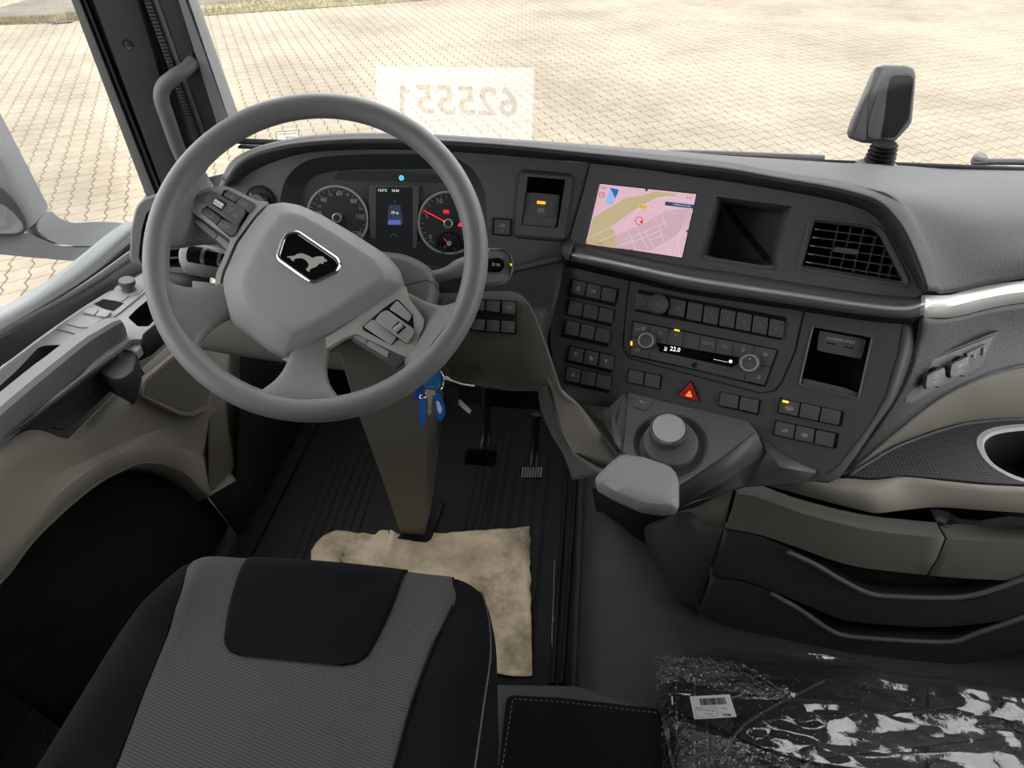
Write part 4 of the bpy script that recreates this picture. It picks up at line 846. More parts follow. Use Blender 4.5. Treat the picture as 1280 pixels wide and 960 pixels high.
# ignition lock
ig = WH.hit(548, 468, -.16)
prism('ignition_lock', Plane(ig, (.3, -.8, .5), (1, 0, 0)), circ(0, 0, .017, 24), -.07, 0, 'black', col_, .002)
# bunch of keys
kd = depth(ig)-.025
zk2 = lambda x, y: (500+x/8.725, 440+y/8.725)
KP = Plane(PD(548, 480, kd), -FW, RT)
keys = thing('bunch_of_keys', 'bunch of keys with bright blue tags hanging from the ignition', 'keys', KP.at(0, 0, 0))
def kplate(name, pts, h0, h1, m, par, bev=.0008, r=.001, sm=False, lab=None):
    return plate(name, KP, [zk2(*p) for p in pts], h0, h1, m, par, bev=bev, r=r, label=lab)
k1 = kplate('key_blade', [(280, 405), (380, 420), (385, 450), (355, 470), (345, 560), (335, 620), (345, 655), (318, 690), (290, 655), (305, 620), (298, 500), (270, 455)], .004, .0065, 'brass', keys)
kplate('key_head', [(250, 350), (330, 270), (405, 200), (430, 215), (445, 290), (440, 370), (400, 410), (330, 415), (270, 395)], .0, .010, 'bluecap', keys, .002, .003, lab='light blue plastic key head')
text('KEY', KP, zk2(340, 380), .0103, .004, 'brass', keys)
kplate('key_tag', [(140, 520), (190, 400), (240, 350), (262, 380), (250, 410), (200, 470), (170, 545), (140, 560)], -.006, -.002, 'blue', keys, .001, .003, lab='blue key tag seen edge-on at the left')
kplate('key_tag', [(225, 470), (260, 480), (270, 560), (262, 780), (240, 822), (218, 800), (215, 560)], .008, .012, 'blue', keys, .0012, .003, lab='longest blue key tag hanging straight down')
t_ = kplate('key_tag', [(370, 480), (400, 440), (440, 470), (490, 600), (488, 690), (450, 755), (410, 740), (385, 640)], .002, .006, 'blue', keys, .0012, .004, lab='oval blue key tag with a white paper insert')
kplate('paper_insert', [(395, 530), (425, 540), (460, 620), (450, 660), (430, 680), (405, 620)], .005, .0066, 'white', t_, .0002)
kplate('remote_fob', [(450, 360), (500, 330), (560, 345), (610, 400), (640, 480), (620, 580), (590, 600), (540, 560), (480, 470)], -.010, .002, 'rubber', keys, .002, .004, lab='black rubber-covered key fob')
kplate('key_blade', [(640, 510), (670, 530), (775, 635), (765, 672), (735, 660), (635, 570)], -.006, -.003, 'brass', keys)
def kpath(name, pts, rad, m, par): return tube(name, [KP.hit(*zk2(x, y), h) for x, y, h in pts], rad, m, par, n=8, k=4)
kpath('split_ring', [(410, 205, .004), (450, 215, .012), (475, 290, .010), (470, 380, .006), (440, 400, .002), (425, 330, -.004), (420, 240, -.002)], .0011, 'chrome', keys)
kpath('small_ring', [(235, 470, .010), (215, 480, .012), (225, 510, .014), (260, 500, .010), (300, 485, .006), (370, 470, .006), (380, 440, .004)], .0006, 'chrome', keys)
kpath('cable_tie', [(480, 290, .008), (510, 285, .010), (560, 310, .012), (680, 350, .012), (815, 370, .012)], [.0035, .003, .0013, .0013, .0014], 'white', keys)
lin('lock_link', [[ig, ig+Vector((.003, 0, 0))], [KP.hit(*zk2(430, 230), .002), KP.hit(*zk2(450, 230), .002)]], 'brass', keys, thick=.002)

# ================================================================ control tongue with rotary dial and palm rest
TG = thing('rotary_controller', 'rotary menu dial on a dark tongue below the hazard switch', 'controller', LR.hit(840, 560))
zt = lambda x, y: (730+x/5.565, 480+y/5.565)
pa, pb = LR.hit(784, 490, .004), LR.hit(938, 528, .004)
pc = PD(850, 607, depth(LR.hit(850, 607, 0))-.085)
TP = plane3(pa, pb, pc, pb-pa)
top_px = [(762, 509), (778.5, 492), (786, 490.5), (823, 500), (935, 526.5), (944, 538), (905, 569), (849.5, 607), (826, 612), (779, 566), (774, 545), (768, 525)]
tuv = TP.px(top_px)
rec = TP.uv(838.5, 556, 0); RC = circ(rec[0], rec[1], .054, 48)
# the top is one shell with a round well
holed('tongue_top', TP, tuv, [RC], -.006, 0, 'dash', TG)
pocket('dial_well', TP, RC, 0, .010, 'dash', TG, taper=.008)
rings('well_rim', TP, [(circ(rec[0], rec[1], .056, 48), 0), (circ(rec[0], rec[1], .0555, 48), .0012), (circ(rec[0], rec[1], .053, 48), -.001)], 'metalgrey', TG, cap=False)
def h_(x, y, h=0): return TP.hit(x, y, h)
# right flank with wing
wing = [(1, 0)]
F1 = [h_(935, 526.5), h_(944, 538), h_(905, 569), h_(849.5, 607)]
F2 = [LR.hit(950, 545, .002), PD(958, 566, depth(LR.hit(958, 566))-.004), PD(922, 592, depth(h_(905, 569))+.015), PD(851, 634, depth(h_(849, 607))+.008)]
lin('tongue_flank', [F1, F2], 'dashlow', TG, thick=.003)
Wg = [[F2[0], LR.hit(985, 572, .004), LR.hit(1020, 588, .004)], [F2[1], LR.hit(975, 584, .02), LR.hit(1019, 592, .006)], [F2[2], PD(930, 607, depth(F2[2])+.02), LR.hit(1004, 604, .002)], [F2[3], PD(870, 626, depth(F2[3])+.03), PD(930, 609, depth(F2[2])+.05)]]
lin('tongue_wing', Wg, 'dashlow', TG, thick=.003, ang=20)
lin('tongue_underside', [[F2[3], PD(870, 626, depth(F2[3])+.03), PD(930, 609, depth(F2[2])+.05)], [h_(826, 612)-TP.n*.04, LR.hit(860, 590, -.02), LR.hit(940, 590, -.02)]], 'dashlow', TG, thick=.002)
# left flank and spur
lin('tongue_flank', [[h_(786, 490.5), h_(778.5, 492), h_(762, 509)], [h_(779, 566), h_(774, 560), h_(768, 552)], ], 'dash', TG, thick=.002)
spur = [[h_(762, 509), LR.hit(745, 508, .003), LR.hit(716, 501, .002)], [h_(768, 525, -.006), h_(752, 525, -.012), LR.hit(722, 508, .002)], [h_(774, 548, -.012), h_(770, 552, -.02), LR.hit(740, 524, -.01)], [h_(779, 566, -.012), h_(776, 566, -.03), LR.hit(772, 566, -.04)]]
lin('tongue_spur', spur, 'dashlow', TG, thick=.003, ang=20)
lin('tongue_nose', [[h_(779, 566), h_(826, 612), h_(849.5, 607)], [h_(779, 566, -.035), h_(826, 612, -.045), F2[3]]], 'dashlow', TG, thick=.003)
# dial
def disc(name, px, prof, m, parent, n=48, lab=None):
    h = prof[-1][1]; u, v = TP.uv(*px, h); return rings(name, TP, [(circ(u, v, r, n), q) for r, q in prof], m, parent, label=lab, ang=35), u, v
d0, u, v = disc('dial_base', (838.5, 551), [(.040, -.009), (.0405, .002), (.039, .006), (.036, .0075)], 'btn', TG)
d1, u, v = disc('menu_dial', (836, 535.5), [(.0262, .006), (.0272, .008), (.0272, .022), (.0258, .0245)], 'btn', TG, 60)
for k in range(60):
    a = 2*pi*k/60; bm = bmesh.new(); p = Vector((u+cos(a)*.0272, v+sin(a)*.0272)); t = Vector((-sin(a), cos(a)))*.0007; q = Vector((cos(a), sin(a)))*.0007
    if k == 0: bmk = bmesh.new()
    prism_bm(bmk, TP, [p-t-q, p+t-q, p+t+q, p-t+q], .009, .021)
kn = link('knurling', finish(bmk), 'btn', d1); kn['kind'] = 'stuff'
rings('dial_cap', TP, [(circ(u, v, .0256, 60), .0240), (circ(u, v, .0252, 60), .0262), (circ(u, v, .0236, 60), .0266), (circ(u, v, .0226, 60), .0255), (circ(u, v, .0216, 60), .0255), (circ(u, v, .008, 60), .0258)], 'silver', d1, label='satin silver dial cap').data.materials[0] = M['ledge']
rings('dial_ring', TP, [(circ(u, v, .0257, 60), .0255), (circ(u, v, .0253, 60), .0268), (circ(u, v, .0240, 60), .0268)], 'chrome', d1, cap=False)
bb = plate('return_button', TP, [zt(365, 92), zt(470, 118), zt(470, 130), zt(428, 182), zt(350, 160), zt(350, 140)], -.001, .0025, 'btn', TG, bev=.0008, r=.001); icon('return', TP, TP.uv(*zt(402, 128), .0025), .0028, .0042, 'white', bb, w=.0006)
pxlines('tongue_seam', TP, [[(943, 541), (905, 571.5), (851, 608)]], .0004, .0008, 'void', TG)
# palm rest
pr0 = PD(800, 600, depth(h_(849, 606))-.005)
PR = Plane(pr0, TP.n*.75+Vector((0, -.05, .35)), TP.u)
pp = [(743.5, 597), (748, 590), (766, 573), (775, 566.5), (784, 566), (805.5, 569.5), (838, 581), (845.5, 588), (849.5, 602), (849.5, 632), (845, 636), (830, 637), (802, 633), (766, 617), (746, 605)]
uv = rnd_poly(PR.px(pp, 0), .004, 3)
pin_ = [(750, 600), (756, 592), (770, 577), (777, 571), (784, 570), (805, 574), (832, 582), (838, 587), (840, 595), (839, 625), (836, 629), (828, 630), (803, 627), (768, 613), (752, 603)]
uvi = rnd_poly(PR.px(pin_, .006), .004, 3)
palm = rings('palm_rest', PR, [(inset(uv, .010), -.034), (inset(uv, .002), -.024), (uv, -.006), (mix(uv, uvi, .35), .001), (mix(uv, uvi, .9), .0055), (uvi, .006), (scale_poly(uvi, .5), .0075)], 'pad', TG, capb=True, ang=50, label='light grey grained palm rest')
palm.data.materials[0] = mat('palm_rest_vinyl', (.30, .305, .315), .5, grain=.5, gscale=420, kind='leather')
lin('rest_arm', [[PR.hit(775, 590, -.03), PR.hit(840, 610, -.03)], [h_(800, 560, -.04), h_(850, 590, -.04)]], 'dashlow', TG, thick=.012)

# ================================================================ passenger side of the dashboard
sil = [(1157, 369), (1187, 369), (1205, 364), (1235, 357), (1290, 350), (1450, 336)]
sil2 = [(1154, 397), (1185, 397), (1207, 393), (1235, 386), (1290, 377), (1450, 362)]
zs1 = [.812, .80, .795, .79, .785, .765]
S0 = [PZ(x, y, z) for (x, y), z in zip(sil, zs1)]
S1 = [PZ(x, y, z-.034) for (x, y), z in zip(sil2, zs1)]
S0[0] = PD(1156, 369, depth(UR.hit(1156, 369, .01))); S1[0] = PD(1153, 397, depth(UR.hit(1156, 397, .012)))
lin('silver_strip', [spline(S0, 5), spline([a.lerp(b, .5)+(EYE-a).normalized()*.006 for a, b in zip(S0, S1)], 5), spline(S1, 5)], 'silver', dash, ang=15)
pxe = [(1153, 399), (1185, 399), (1235, 388), (1290, 379), (1450, 364)]
L0 = [PZ(x, y, z) for (x, y), z in zip(pxe, [.775, .765, .755, .75, .73])]; L0[0] = S1[0]
L1 = [PD(1148, 430, depth(LR.hit(1144, 432, -.008))), PZ(1182, 425, .735), PZ(1235, 410, .725), PZ(1290, 405, .715), PZ(1450, 395, .70)]
L2 = [PD(1128, 490, depth(LR.hit(1124, 492, -.010))), PZ(1150, 480, .69), PZ(1210, 450, .685), PZ(1285, 432, .685), PZ(1450, 420, .67)]
L3 = [PD(1058, 590, depth(LR.hit(1056, 590, -.012))), PZ(1118, 540, .63), PZ(1192, 487, .655), PZ(1285, 455, .665), PZ(1450, 440, .65)]
L4 = [p+Vector((.02, .03, -.015)) for p in L3]; L4[0] = L3[0]+Vector((.005, .01, -.005))
surf('side_pad', [L0, L1, L2, L3], 'padlow', dash, ku=4, kv=4, ang=40)
lin('side_pad', [spline(L3, 4), spline(L4, 4)], 'padlow', dash)
SP = plane3(L2[1], L2[3], L3[2], L2[3]-L2[1])
SP = plane3(PZ(1131, 502, .672), PZ(1150, 456, .712), PZ(1242, 421, .716), PZ(1242, 421, .716)-PZ(1150, 456, .712))
so = plate('socket_panel', SP, [(1131, 502), (1149, 456), (1242, 420), (1228, 457), (1140, 501)], -.012, .004, 'dash', dash, bev=.001, r=.002)
zx = lambda x, y: (1120+x/8.73, 400+y/8.73)
plate('panel_shadow_gap', SP, [(1128, 504), (1147, 454), (1250, 413), (1232, 460), (1140, 505)], -.02, .0015, 'padlow', so)
for (x, y), (tx, t2) in (((415, 620), ('12V', '180W')), ((680, 500), ('24V', '360W'))):
    c = SP.uv(*zx(x, y), .004); 
    sc = rings('power_socket', SP, [(circ(*c, .0155, 28), .003), (circ(*c, .0155, 28), .012), (circ(*c, .014, 28), .014)], 'gloss', so, label='capped %s power socket' % tx)
    cp = plate('socket_cap', SP, [zx(x-70, y-15), zx(x+118, y-105), zx(x+118, y+50), zx(x+30, y+100), zx(x-75, y+140), zx(x-88, y+90)], .012, .018, 'btn', sc, bev=.0012, r=.003)
    text(tx, SP, zx(x+20, y), .0184, .0085, 'white', cp, sx=.9); text(t2, SP, zx(x+15, y+58), .0184, .0042, 'dimwhite', cp)
ux = plate('port_block', SP, [zx(775, 365), zx(990, 262), zx(960, 400), zx(790, 465)], .002, .009, 'btn', so, bev=.001, r=.001)
plate('usb_port', SP, [zx(930, 305), zx(955, 292), zx(945, 382), zx(920, 392)], .005, .0094, 'void', ux); c = SP.uv(*zx(832, 395), .0094); prism('jack_socket', SP, circ(*c, .0022, 14), .005, .0094, 'void', ux)
text('AUX', SP, zx(868, 385), .0096, .004, 'white', ux, rot=1.2); text('USB', SP, zx(968, 335), .0096, .004, 'white', ux, rot=1.2)
# taupe niche, tray, cup holder
tb = [(1056, 594), (1088, 574), (1122, 555), (1188, 532), (1235, 524.5), (1290, 523), (1450, 530)]
TBk = [PZ(x, y, .555) for x, y in tb]
NT = [L4[0], L4[0].lerp(L4[1], .5), L4[1], L4[2], L4[2].lerp(L4[3], .5), L4[3], L4[4]]
lin('niche_wall', [spline(NT, 3), spline([p.lerp(q, .5)+Vector((.01, .03, 0)) for p, q in zip(NT, TBk)], 3), spline(TBk, 3)], 'beige', dash, ang=60)
tf = [(1057, 596), (1088, 598), (1110, 596), (1132, 594), (1188, 600), (1230, 604), (1290, 607), (1450, 616)]
TF = [PZ(x, y, .545) for x, y in tf]
trz = Plane((0, 0, .548), (0, 0, 1), (1, 0, 0))
hole = smooth_poly(trz.px([(1231, 557), (1240, 544), (1265, 538), (1300, 537), (1345, 548), (1350, 575), (1320, 600), (1280, 597), (1245, 580)]), 4)
ctr = [(1059, 594), (1088, 575.5), (1122, 557), (1188, 534), (1235, 526.5), (1290, 525), (1450, 532), (1450, 614), (1290, 606), (1230, 603), (1188, 599), (1132, 594), (1110, 596), (1088, 597.5)]
tr_ = plane_uv(holed('tray_inlay', trz, trz.px(ctr), [inset(hole, -.012)], -.01, 0, 'inlay', dash), trz)
rings('tray_border', trz, [(inset(hole, -.013), -.001), (inset(hole, -.012), .001), (inset(hole, -.004), .001), (hole, -.003)], 'ledge', tr_, cap=False)
rings('cup_well', trz, [(hole, -.003), (inset(hole, .004), -.085)], 'void', tr_)
lin('tray_edge', [spline(TBk, 3), [p+Vector((0, -.006, .004)) for p in spline(TBk, 3)]], 'padlow', dash)
# taupe front lip of the tray
b1 = [(1000, 597), (1057, 598), (1088, 600), (1110, 598), (1132, 596), (1188, 602), (1230, 606), (1290, 609), (1450, 618)]
b2 = [(990, 604), (1050, 614), (1088, 618), (1112, 612), (1134, 606), (1188, 611), (1230, 615), (1290, 618), (1450, 628)]
b3 = [(960, 607), (1040, 629), (1085, 640), (1103, 641), (1135, 637), (1175, 634), (1230, 638), (1290, 642), (1450, 655)]
Bl = [[PZ(x, y, .547) for x, y in b1], [PZ(x, y, .540) for x, y in b2], [PZ(x, y, .505) for x, y in b3]]
surf('tray_lip', Bl+[[p+Vector((0, .05, -.004)) for p in Bl[2]]], 'beige', dash, ku=4, kv=3, ang=45)
lin('side_gusset', [[PZ(1000, 597, .547), PZ(990, 604, .54), PZ(960, 607, .505)], [LR.hit(985, 590, -.01), LR.hit(960, 595, -.01), LR.hit(900, 600, -.02)]], 'beige', dash)

# ================================================================ drawer unit
du = thing('drawer_unit', 'stack of taupe and black curved drawers under the passenger dashboard', 'drawers', PZ(1050, 790, .05))
def Yx(x):  # bulging front: distance of the drawer front from the eye plane
    return .862-.045*sin(pi*min(1, max(0, (x-870)/620)))
def front(name, top, bot, m, out0=0, out1=0, parent=du, hand=None, k=5, label=None):
    T_ = [PY(x, y, Yx(x)-out0) for x, y in top]; B_2 = [PY(x, y, Yx(x)-out1) for x, y in bot]
    T2 = [p+Vector((0, .035, -.002)) for p in T_]; B2 = [p+Vector((0, .03, 0)) for p in B_2]
    return surf(name, [T2, T_, [a.lerp(b, .5)+Vector((0, -.004, 0)) for a, b in zip(T_, B_2)], B_2, B2], m, parent, ku=k, kv=1, thick=.004, label=label, ang=35)
d1_ = front('drawer', [(920, 617), (948, 622), (1007, 643), (1090, 663), (1181, 673)], [(907, 660), (948, 668), (990, 682), (1065, 707), (1158, 719)], 'taupe', .0, .004, label='taupe upper left drawer front')
d2_ = front('drawer', [(1184, 673.5), (1230, 676), (1290, 678), (1370, 672), (1450, 660)], [(1161, 719.5), (1225, 724), (1290, 725), (1370, 716), (1450, 700)], 'taupe', .0, .004, label='taupe upper right drawer front')
front('drawer', [(905, 664), (948, 671), (1000, 695), (1045, 722), (1090, 745), (1188, 752), (1225, 748), (1290, 726), (1450, 700)], [(889, 720), (935, 727), (985, 747), (1030, 766), (1060, 776), (1120, 782), (1190, 783), (1290, 770), (1450, 740)], 'doordark', .006, .006, label='middle black drawer with a scooped grip')
front('drawer', [(888, 724), (935, 732), (985, 752), (1030, 786), (1060, 797), (1120, 803), (1190, 804), (1225, 793), (1290, 774), (1450, 745)], [(872, 766), (905, 779), (945, 796), (990, 812), (1035, 824), (1100, 831), (1170, 833), (1225, 826), (1290, 811), (1450, 780)], 'doordark', .008, .008, label='lowest black drawer reaching the floor')
for pts in ([(985, 690), (1020, 706), (1050, 724), (1088, 742), (1130, 746), (1186, 747), (1225, 742), (1290, 720)], [(965, 742), (1000, 762), (1035, 786), (1060, 795), (1120, 800), (1188, 802), (1225, 790), (1290, 768)]):
    tube('grip_edge', [PY(x, y, Yx(x)-.012) for x, y in pts], .0045, 'dash', du, n=10)
# dark body behind the fronts, and the open slot over the upper drawer
bx = []
for x, y0 in [(917, 613), (1000, 640), (1100, 668), (1200, 678), (1290, 682), (1450, 668)]:
    p = PY(x, y0, Yx(x)+.03); bx.append(p)
for z_ in (.02, ): lin('drawer_carcass', [spline(bx, 3), [Vector((p.x, p.y+.02, z_)) for p in spline(bx, 3)]], 'void', du)
lin('open_slot', [[PY(x, y, Yx(x)+.034) for x, y in [(948, 621), (1007, 641), (1090, 662), (1181, 672), (1290, 677), (1450, 665)]], [PY(x, y, Yx(x)+.13) for x, y in [(975, 608), (1030, 622), (1103, 638), (1190, 648), (1290, 652), (1450, 655)]]], 'black', du)
lin('slot_back', [[PY(x, y, Yx(x)+.13) for x, y in [(940, 612), (1030, 624), (1103, 640), (1190, 650), (1290, 654), (1450, 655)]], [PY(x, y, Yx(x)+.13) for x, y in [(940, 560), (1030, 580), (1103, 600), (1190, 600), (1290, 600), (1450, 600)]]], 'void', du)
front('slot_divider', [(1173, 656), (1182, 655.5), (1196, 659), (1210, 667), (1235, 670), (1290, 662)], [(1174, 671), (1184, 673), (1196, 674), (1210, 676), (1235, 677), (1290, 678)], 'black', -.03, -.02, k=1)
# rounded end toward the driver
e0 = [PY(917, 612, .86), PY(893, 622, .89), PY(870, 634, .93), PY(845, 640, 1.0)]
e1 = [PY(904, 660, .866), PY(880, 656, .90), PY(862, 640, .94), PY(835, 645, 1.02)]
e2 = [PY(888, 722, .868), PY(862, 712, .89), PY(835, 690, .94), PY(806, 660, 1.04)]
e3 = [PY(872, 767, .872), PY(856, 763, .885), PY(838, 750, .92), PY(812, 700, 1.03)]
surf('end_panel', [e0, e1], 'taupe', du, ku=5, kv=1); surf('end_panel', [e1, e2, e3], 'doordark', du, ku=5, kv=4)
lin('end_panel', [[LR.hit(905, 600, -.02), LR.hit(862, 600, -.02), LR.hit(800, 570, -.02)], [e0[0], e0[2], e0[3]]], 'beiged', du)
lin('end_panel', [[e0[3], e2[3], e3[3]], [PY(740, 610, 1.15), PY(745, 640, 1.15), PY(750, 700, 1.12)]], 'void', du)
tube('panel_joint', [PY(917.5, 613, .858), PY(905.5, 660, .862), PY(889, 722, .864), PY(873, 767, .868)], .0022, 'void', du, n=6)

# ---- device on a bellows stem, standing on the dash top
dv0 = PZ(1097, 209, .826)
dv = thing('dashboard_device', 'tall two-tone grey driver monitoring unit on a ribbed rubber stem beside the windscreen', 'device', dv0)
Zp = Plane(dv0, (0, 0, 1), (cos(.05), sin(.05), 0))
rings('base_plate', Zp, [(rnd_poly([(-.040, -.028), (.040, -.028), (.036, .028), (-.036, .028)], .006), -.01), (rnd_poly([(-.038, -.026), (.038, -.026), (.034, .026), (-.034, .026)], .006), .004), (rnd_poly([(-.026, -.02), (.026, -.02), (.026, .02), (-.026, .02)], .008), .010)], 'btn', dv)
pr = []
for k in range(5): z = .010+k*.0075; pr += [(circ(0, 0, .0245-.001*k, 28), z), (circ(0, 0, .028-.001*k, 28), z+.0035), (circ(0, 0, .0235-.001*k, 28), z+.0072)]
rings('rubber_bellows', Zp, pr, 'rubber', dv)
dd = depth(dv0)-.02
DP = Plane(PD(1105, 140, dd), -FW*.6+Vector((-.22, -.75, .10)), RT)
body = [(1061, 164), (1065, 152), (1091, 92), (1096, 83), (1106, 79), (1135, 80), (1144, 84), (1147, 92), (1146, 108), (1142, 152), (1137, 160), (1121, 177), (1108, 180), (1080, 178), (1063, 172)]
uv = rnd_poly(DP.px(body), .004)
rings('device_body', DP, [(inset(uv, .016), -.045), (inset(uv, .003), -.034), (uv, -.018), (inset(uv, .002), -.004), (inset(uv, .006), .0)], 'dash', dv, capb=True, ang=60)
f = plate('front_face', DP, [(1113, 91), (1137, 91), (1143, 96), (1142, 110), (1137, 150), (1120, 174), (1100, 176), (1085, 170), (1087, 150), (1103, 100)], -.004, .0025, 'dash', dv, bev=.002, r=.003)
f.data.materials[0] = M['grey']
plate('dark_window', DP, [(1117, 94), (1139, 94.5), (1142, 99), (1140, 112), (1136, 148), (1119, 172), (1101, 173), (1106, 150), (1112, 100)], 0, .0038, 'smoke', dv, bev=.0008, r=.004)
plate('side_stripe', DP, [(1095, 84), (1102, 83), (1085, 120), (1082, 176), (1066, 172), (1072, 158)], -.006, .0015, 'grey', dv, bev=.001, r=.002)

# ================================================================ driver seat
SX, YF, SZ = -.325, .640, .505
seat = thing('driver_seat', 'grey woven driver seat cushion with black side bolsters', 'seat', (SX, .3, 0))
def halfw(y):
    if y < .50: return .252
    t = (y-.50)/(YF-.50); return .252-.044*max(0, min(1, t))**1.6
RO = .05
def seat_pt(s, y_, off=0):
    """s across (-1..1 between the outer edges, beyond = down the side); y_ forward, beyond YF-RO = down the front"""
    yf = YF-.012*abs(s)**2
    if y_ <= yf-RO: Y, dz, ny, nz = y_, 0, 0, 1
    else:
        a = (y_-(yf-RO))/RO
        if a <= pi/2: Y, dz, ny, nz = yf-RO+RO*sin(a), RO*(cos(a)-1), sin(a), cos(a)
        else: Y, dz, ny, nz = yf, -RO-(a-pi/2)*RO, 1, 0
    w_ = halfw(min(Y, YF)); r = .045; x = abs(s)*w_; sg = 1 if s > 0 else -1
    rise = .016*math.exp(-((abs(s)-.80)/.16)**2)*min(1, max(0, (.66-Y)/.15))
    if abs(s) <= 1-r/w_: X, dx = x, 0; nx = 0
    elif abs(s) <= 1: a = (abs(s)-(1-r/w_))*w_/r*pi/2; X, dx = w_-r+r*sin(a), r*(cos(a)-1); nx = sin(a)
    else: X, dx = w_, -r-(abs(s)-1)*.30; nx = 1
    n = Vector((sg*nx, ny, nz*(1-nx*.7))).normalized()
    return Vector((SX+sg*X, Y, SZ+rise+dz+dx-.03*max(0, Y-.45)))+n*off
ys = [-.08+.04*i for i in range(15)]+[.52+.012*i for i in range(16)]
ss = [-1.8, -1.4, -1.15, -1, -.97, -.94, -.91, -.88, -.85, -.82, -.75, -.66, -.5, -.25, 0, .25, .5, .66, .75, .82, .85, .88, .91, .94, .97, 1, 1.15, 1.4, 1.8]
bm = bmesh.new(); grid_bm(bm, [[seat_pt(s, y) for s in ss] for y in ys]); link('seat_cushion', finish(bm, 80), 'velour', seat, label='black velour bolsters and base of the cushion')
def s_of(px, py):
    p = PZ(px, py, SZ); return (p.x-SX)/halfw(p.y), p.y
def seam(pts):      # seam curve as s(y)
    q = sorted([(s_of(*p)[1], s_of(*p)[0]) for p in pts]); return lambda y: next((a[1]+(b[1]-a[1])*(y-a[0])/(b[0]-a[0]) for a, b in zip(q, q[1:]) if y <= b[0]), q[-1][1]) if y > q[0][0] else q[0][1]
Ls = seam([(238, 707), (228, 745), (214, 790), (180, 870), (145, 960)]); Rs_ = seam([(585, 727), (563, 770), (540, 815), (515, 885), (495, 960)])
Ls_ = Ls; Ls = lambda y: max(-.84, Ls_(y)); Rs = lambda y: min(.80, Rs_(y))
def panel(name, lf, rf, y0, y1, off, m, n=26, k=22, lab=None):
    bm = bmesh.new(); rows = []
    for i in range(n+1):
        y = y0+(y1-y0)*i/n; a, b = lf(y), rf(y); r_ = [seat_pt(a+(b-a)*j/k, y, off) for j in range(k+1)]
        r_[0] = seat_pt(a, y, -.001); r_[-1] = seat_pt(b, y, -.001); rows.append([r_[0], seat_pt(a+.012, y, off)]+r_[1:-1]+[seat_pt(b-.012, y, off), r_[-1]])
    grid_bm(bm, rows); return link(name, finish(bm, 80), m, seat, label=lab)
panel('woven_panel', Ls, Rs, -.08, .70, .002, 'weave', 60, 24, 'grey woven cloth centre panel')
pl_l, pl_r = s_of(303, 697)[0]+.02, s_of(508, 708)[0]-.02
al, bl_ = s_of(283, 800)[0], s_of(455, 815)[0]
yr = PZ(350, 826, SZ).y; yfr = PZ(400, 694, SZ).y
def pf(side):
    def f(y):
        t = (y-yr)/(.60-yr); t = max(0, min(1.2, t))
        a, b = (al+.01, pl_l) if side < 0 else (bl_+.02, pl_r)
        v = a+(b-a)*t
        if t < .16: c = sqrt(max(0, 1-((.16-t)/.16)**2)); mid = (al+bl_)/2; v = mid+(v-mid)*(.72+.28*c)
        return v
    return f
panel('front_patch', pf(-1), pf(1), yr, .70, .0048, 'velour', 60, 24, 'black velour patch at the front edge')
for f_, nm in ((Ls, -1), (Rs, 1)): tube('seam_piping', [seat_pt(f_(y), y, .001) for y in [.0+.05*i for i in range(12)]+[.6, .62, .64, .66]], .0016, 'velour', seat, n=6, k=1)
tube('seam_piping', [seat_pt(.93, y, .001) for y in [0+.05*i for i in range(12)]+[.59, .61, .63]], .0018, 'doordark', seat, n=6, k=2)
tube('seam_piping', [seat_pt(-.97, y, .001) for y in [0+.05*i for i in range(12)]+[.59, .61, .63]], .0018, 'velour', seat, n=6, k=2)
box('seat_base', (SX-.2, .02, .04), (SX+.2, .52, .40), 'black', seat, .02)
box('suspension_skirt', (SX-.17, .04, .0), (SX+.17, .50, .06), 'rubber', seat, .01)
lin('side_shield', [[Vector((-.60, .42, .30)), Vector((-.60, .30, .42)), Vector((-.60, -.1, .44))], [Vector((-.60, .42, .05)), Vector((-.60, .30, .05)), Vector((-.60, -.1, .05))]], 'felt', seat)

# ================================================================ cab floor
FX0, FX1 = -.93, 1.12
fl = box('floor', (FX0-.1, -.9, -.06), (FX1+.1, 1.75, -.004), 'floor'); struct(fl, 'dark grey vinyl cab floor')
tx = [PZ(716, 700, 0).x, PZ(724, 700, .004).x]
ramp = [(.045, 0), (.052, .030), (.065, .062), (.09, .088), (.13, .10), (.2, .105), (.5, .108), (1.12, .11)]
tun = lin('floor_tunnel', [[Vector((x+.006*(y-.7), y, z)) for x, z in ramp] for y in (-.02, .3, .7, 1.0, 1.35, 1.7)], 'floor', fl, thick=.004, ang=60)
# driver footwell mat with grooves
mt = thing('rubber_floor_mat', 'black ribbed rubber mat in the driver footwell', 'floor mat', (-.35, 1.0, 0))
mz = Plane((0, 0, .006), (0, 0, 1), (1, 0, 0))
box('mat_sheet', (-.86, .28, -.002), (.035, 1.62, .006), 'rubber', mt, .002)
for pts in ([(708, 590), (700, 720), (690, 856)], [(720, 590), (712, 720), (702, 856)]):
    q = [mz.hit(*p, .0) for p in pts]; tube('raised_edge', [p+Vector((0, 0, .003)) for p in q], .0055, 'rubber', mt, n=8, k=3)
zf = lambda x, y: (280+x/2.667, 520+y/2.667)
gr = []
for i, x in enumerate((895, 930, 965, 1000, 1035, 1075)):
    a = mz.hit(*zf(x, 240), 0); b = Vector((a.x-.0, .30, a.z)); gr.append([a, b])
for a, b in gr:
    bm = bmesh.new(); 
    for dx in (-.0030, .0030): tube_bm(bm, [Vector((a.x+dx, a.y+.12, .0055)), Vector((b.x+dx, b.y, .0055))], .0022, 6)
    link('mat_rib', finish(bm), 'rubber', mt)
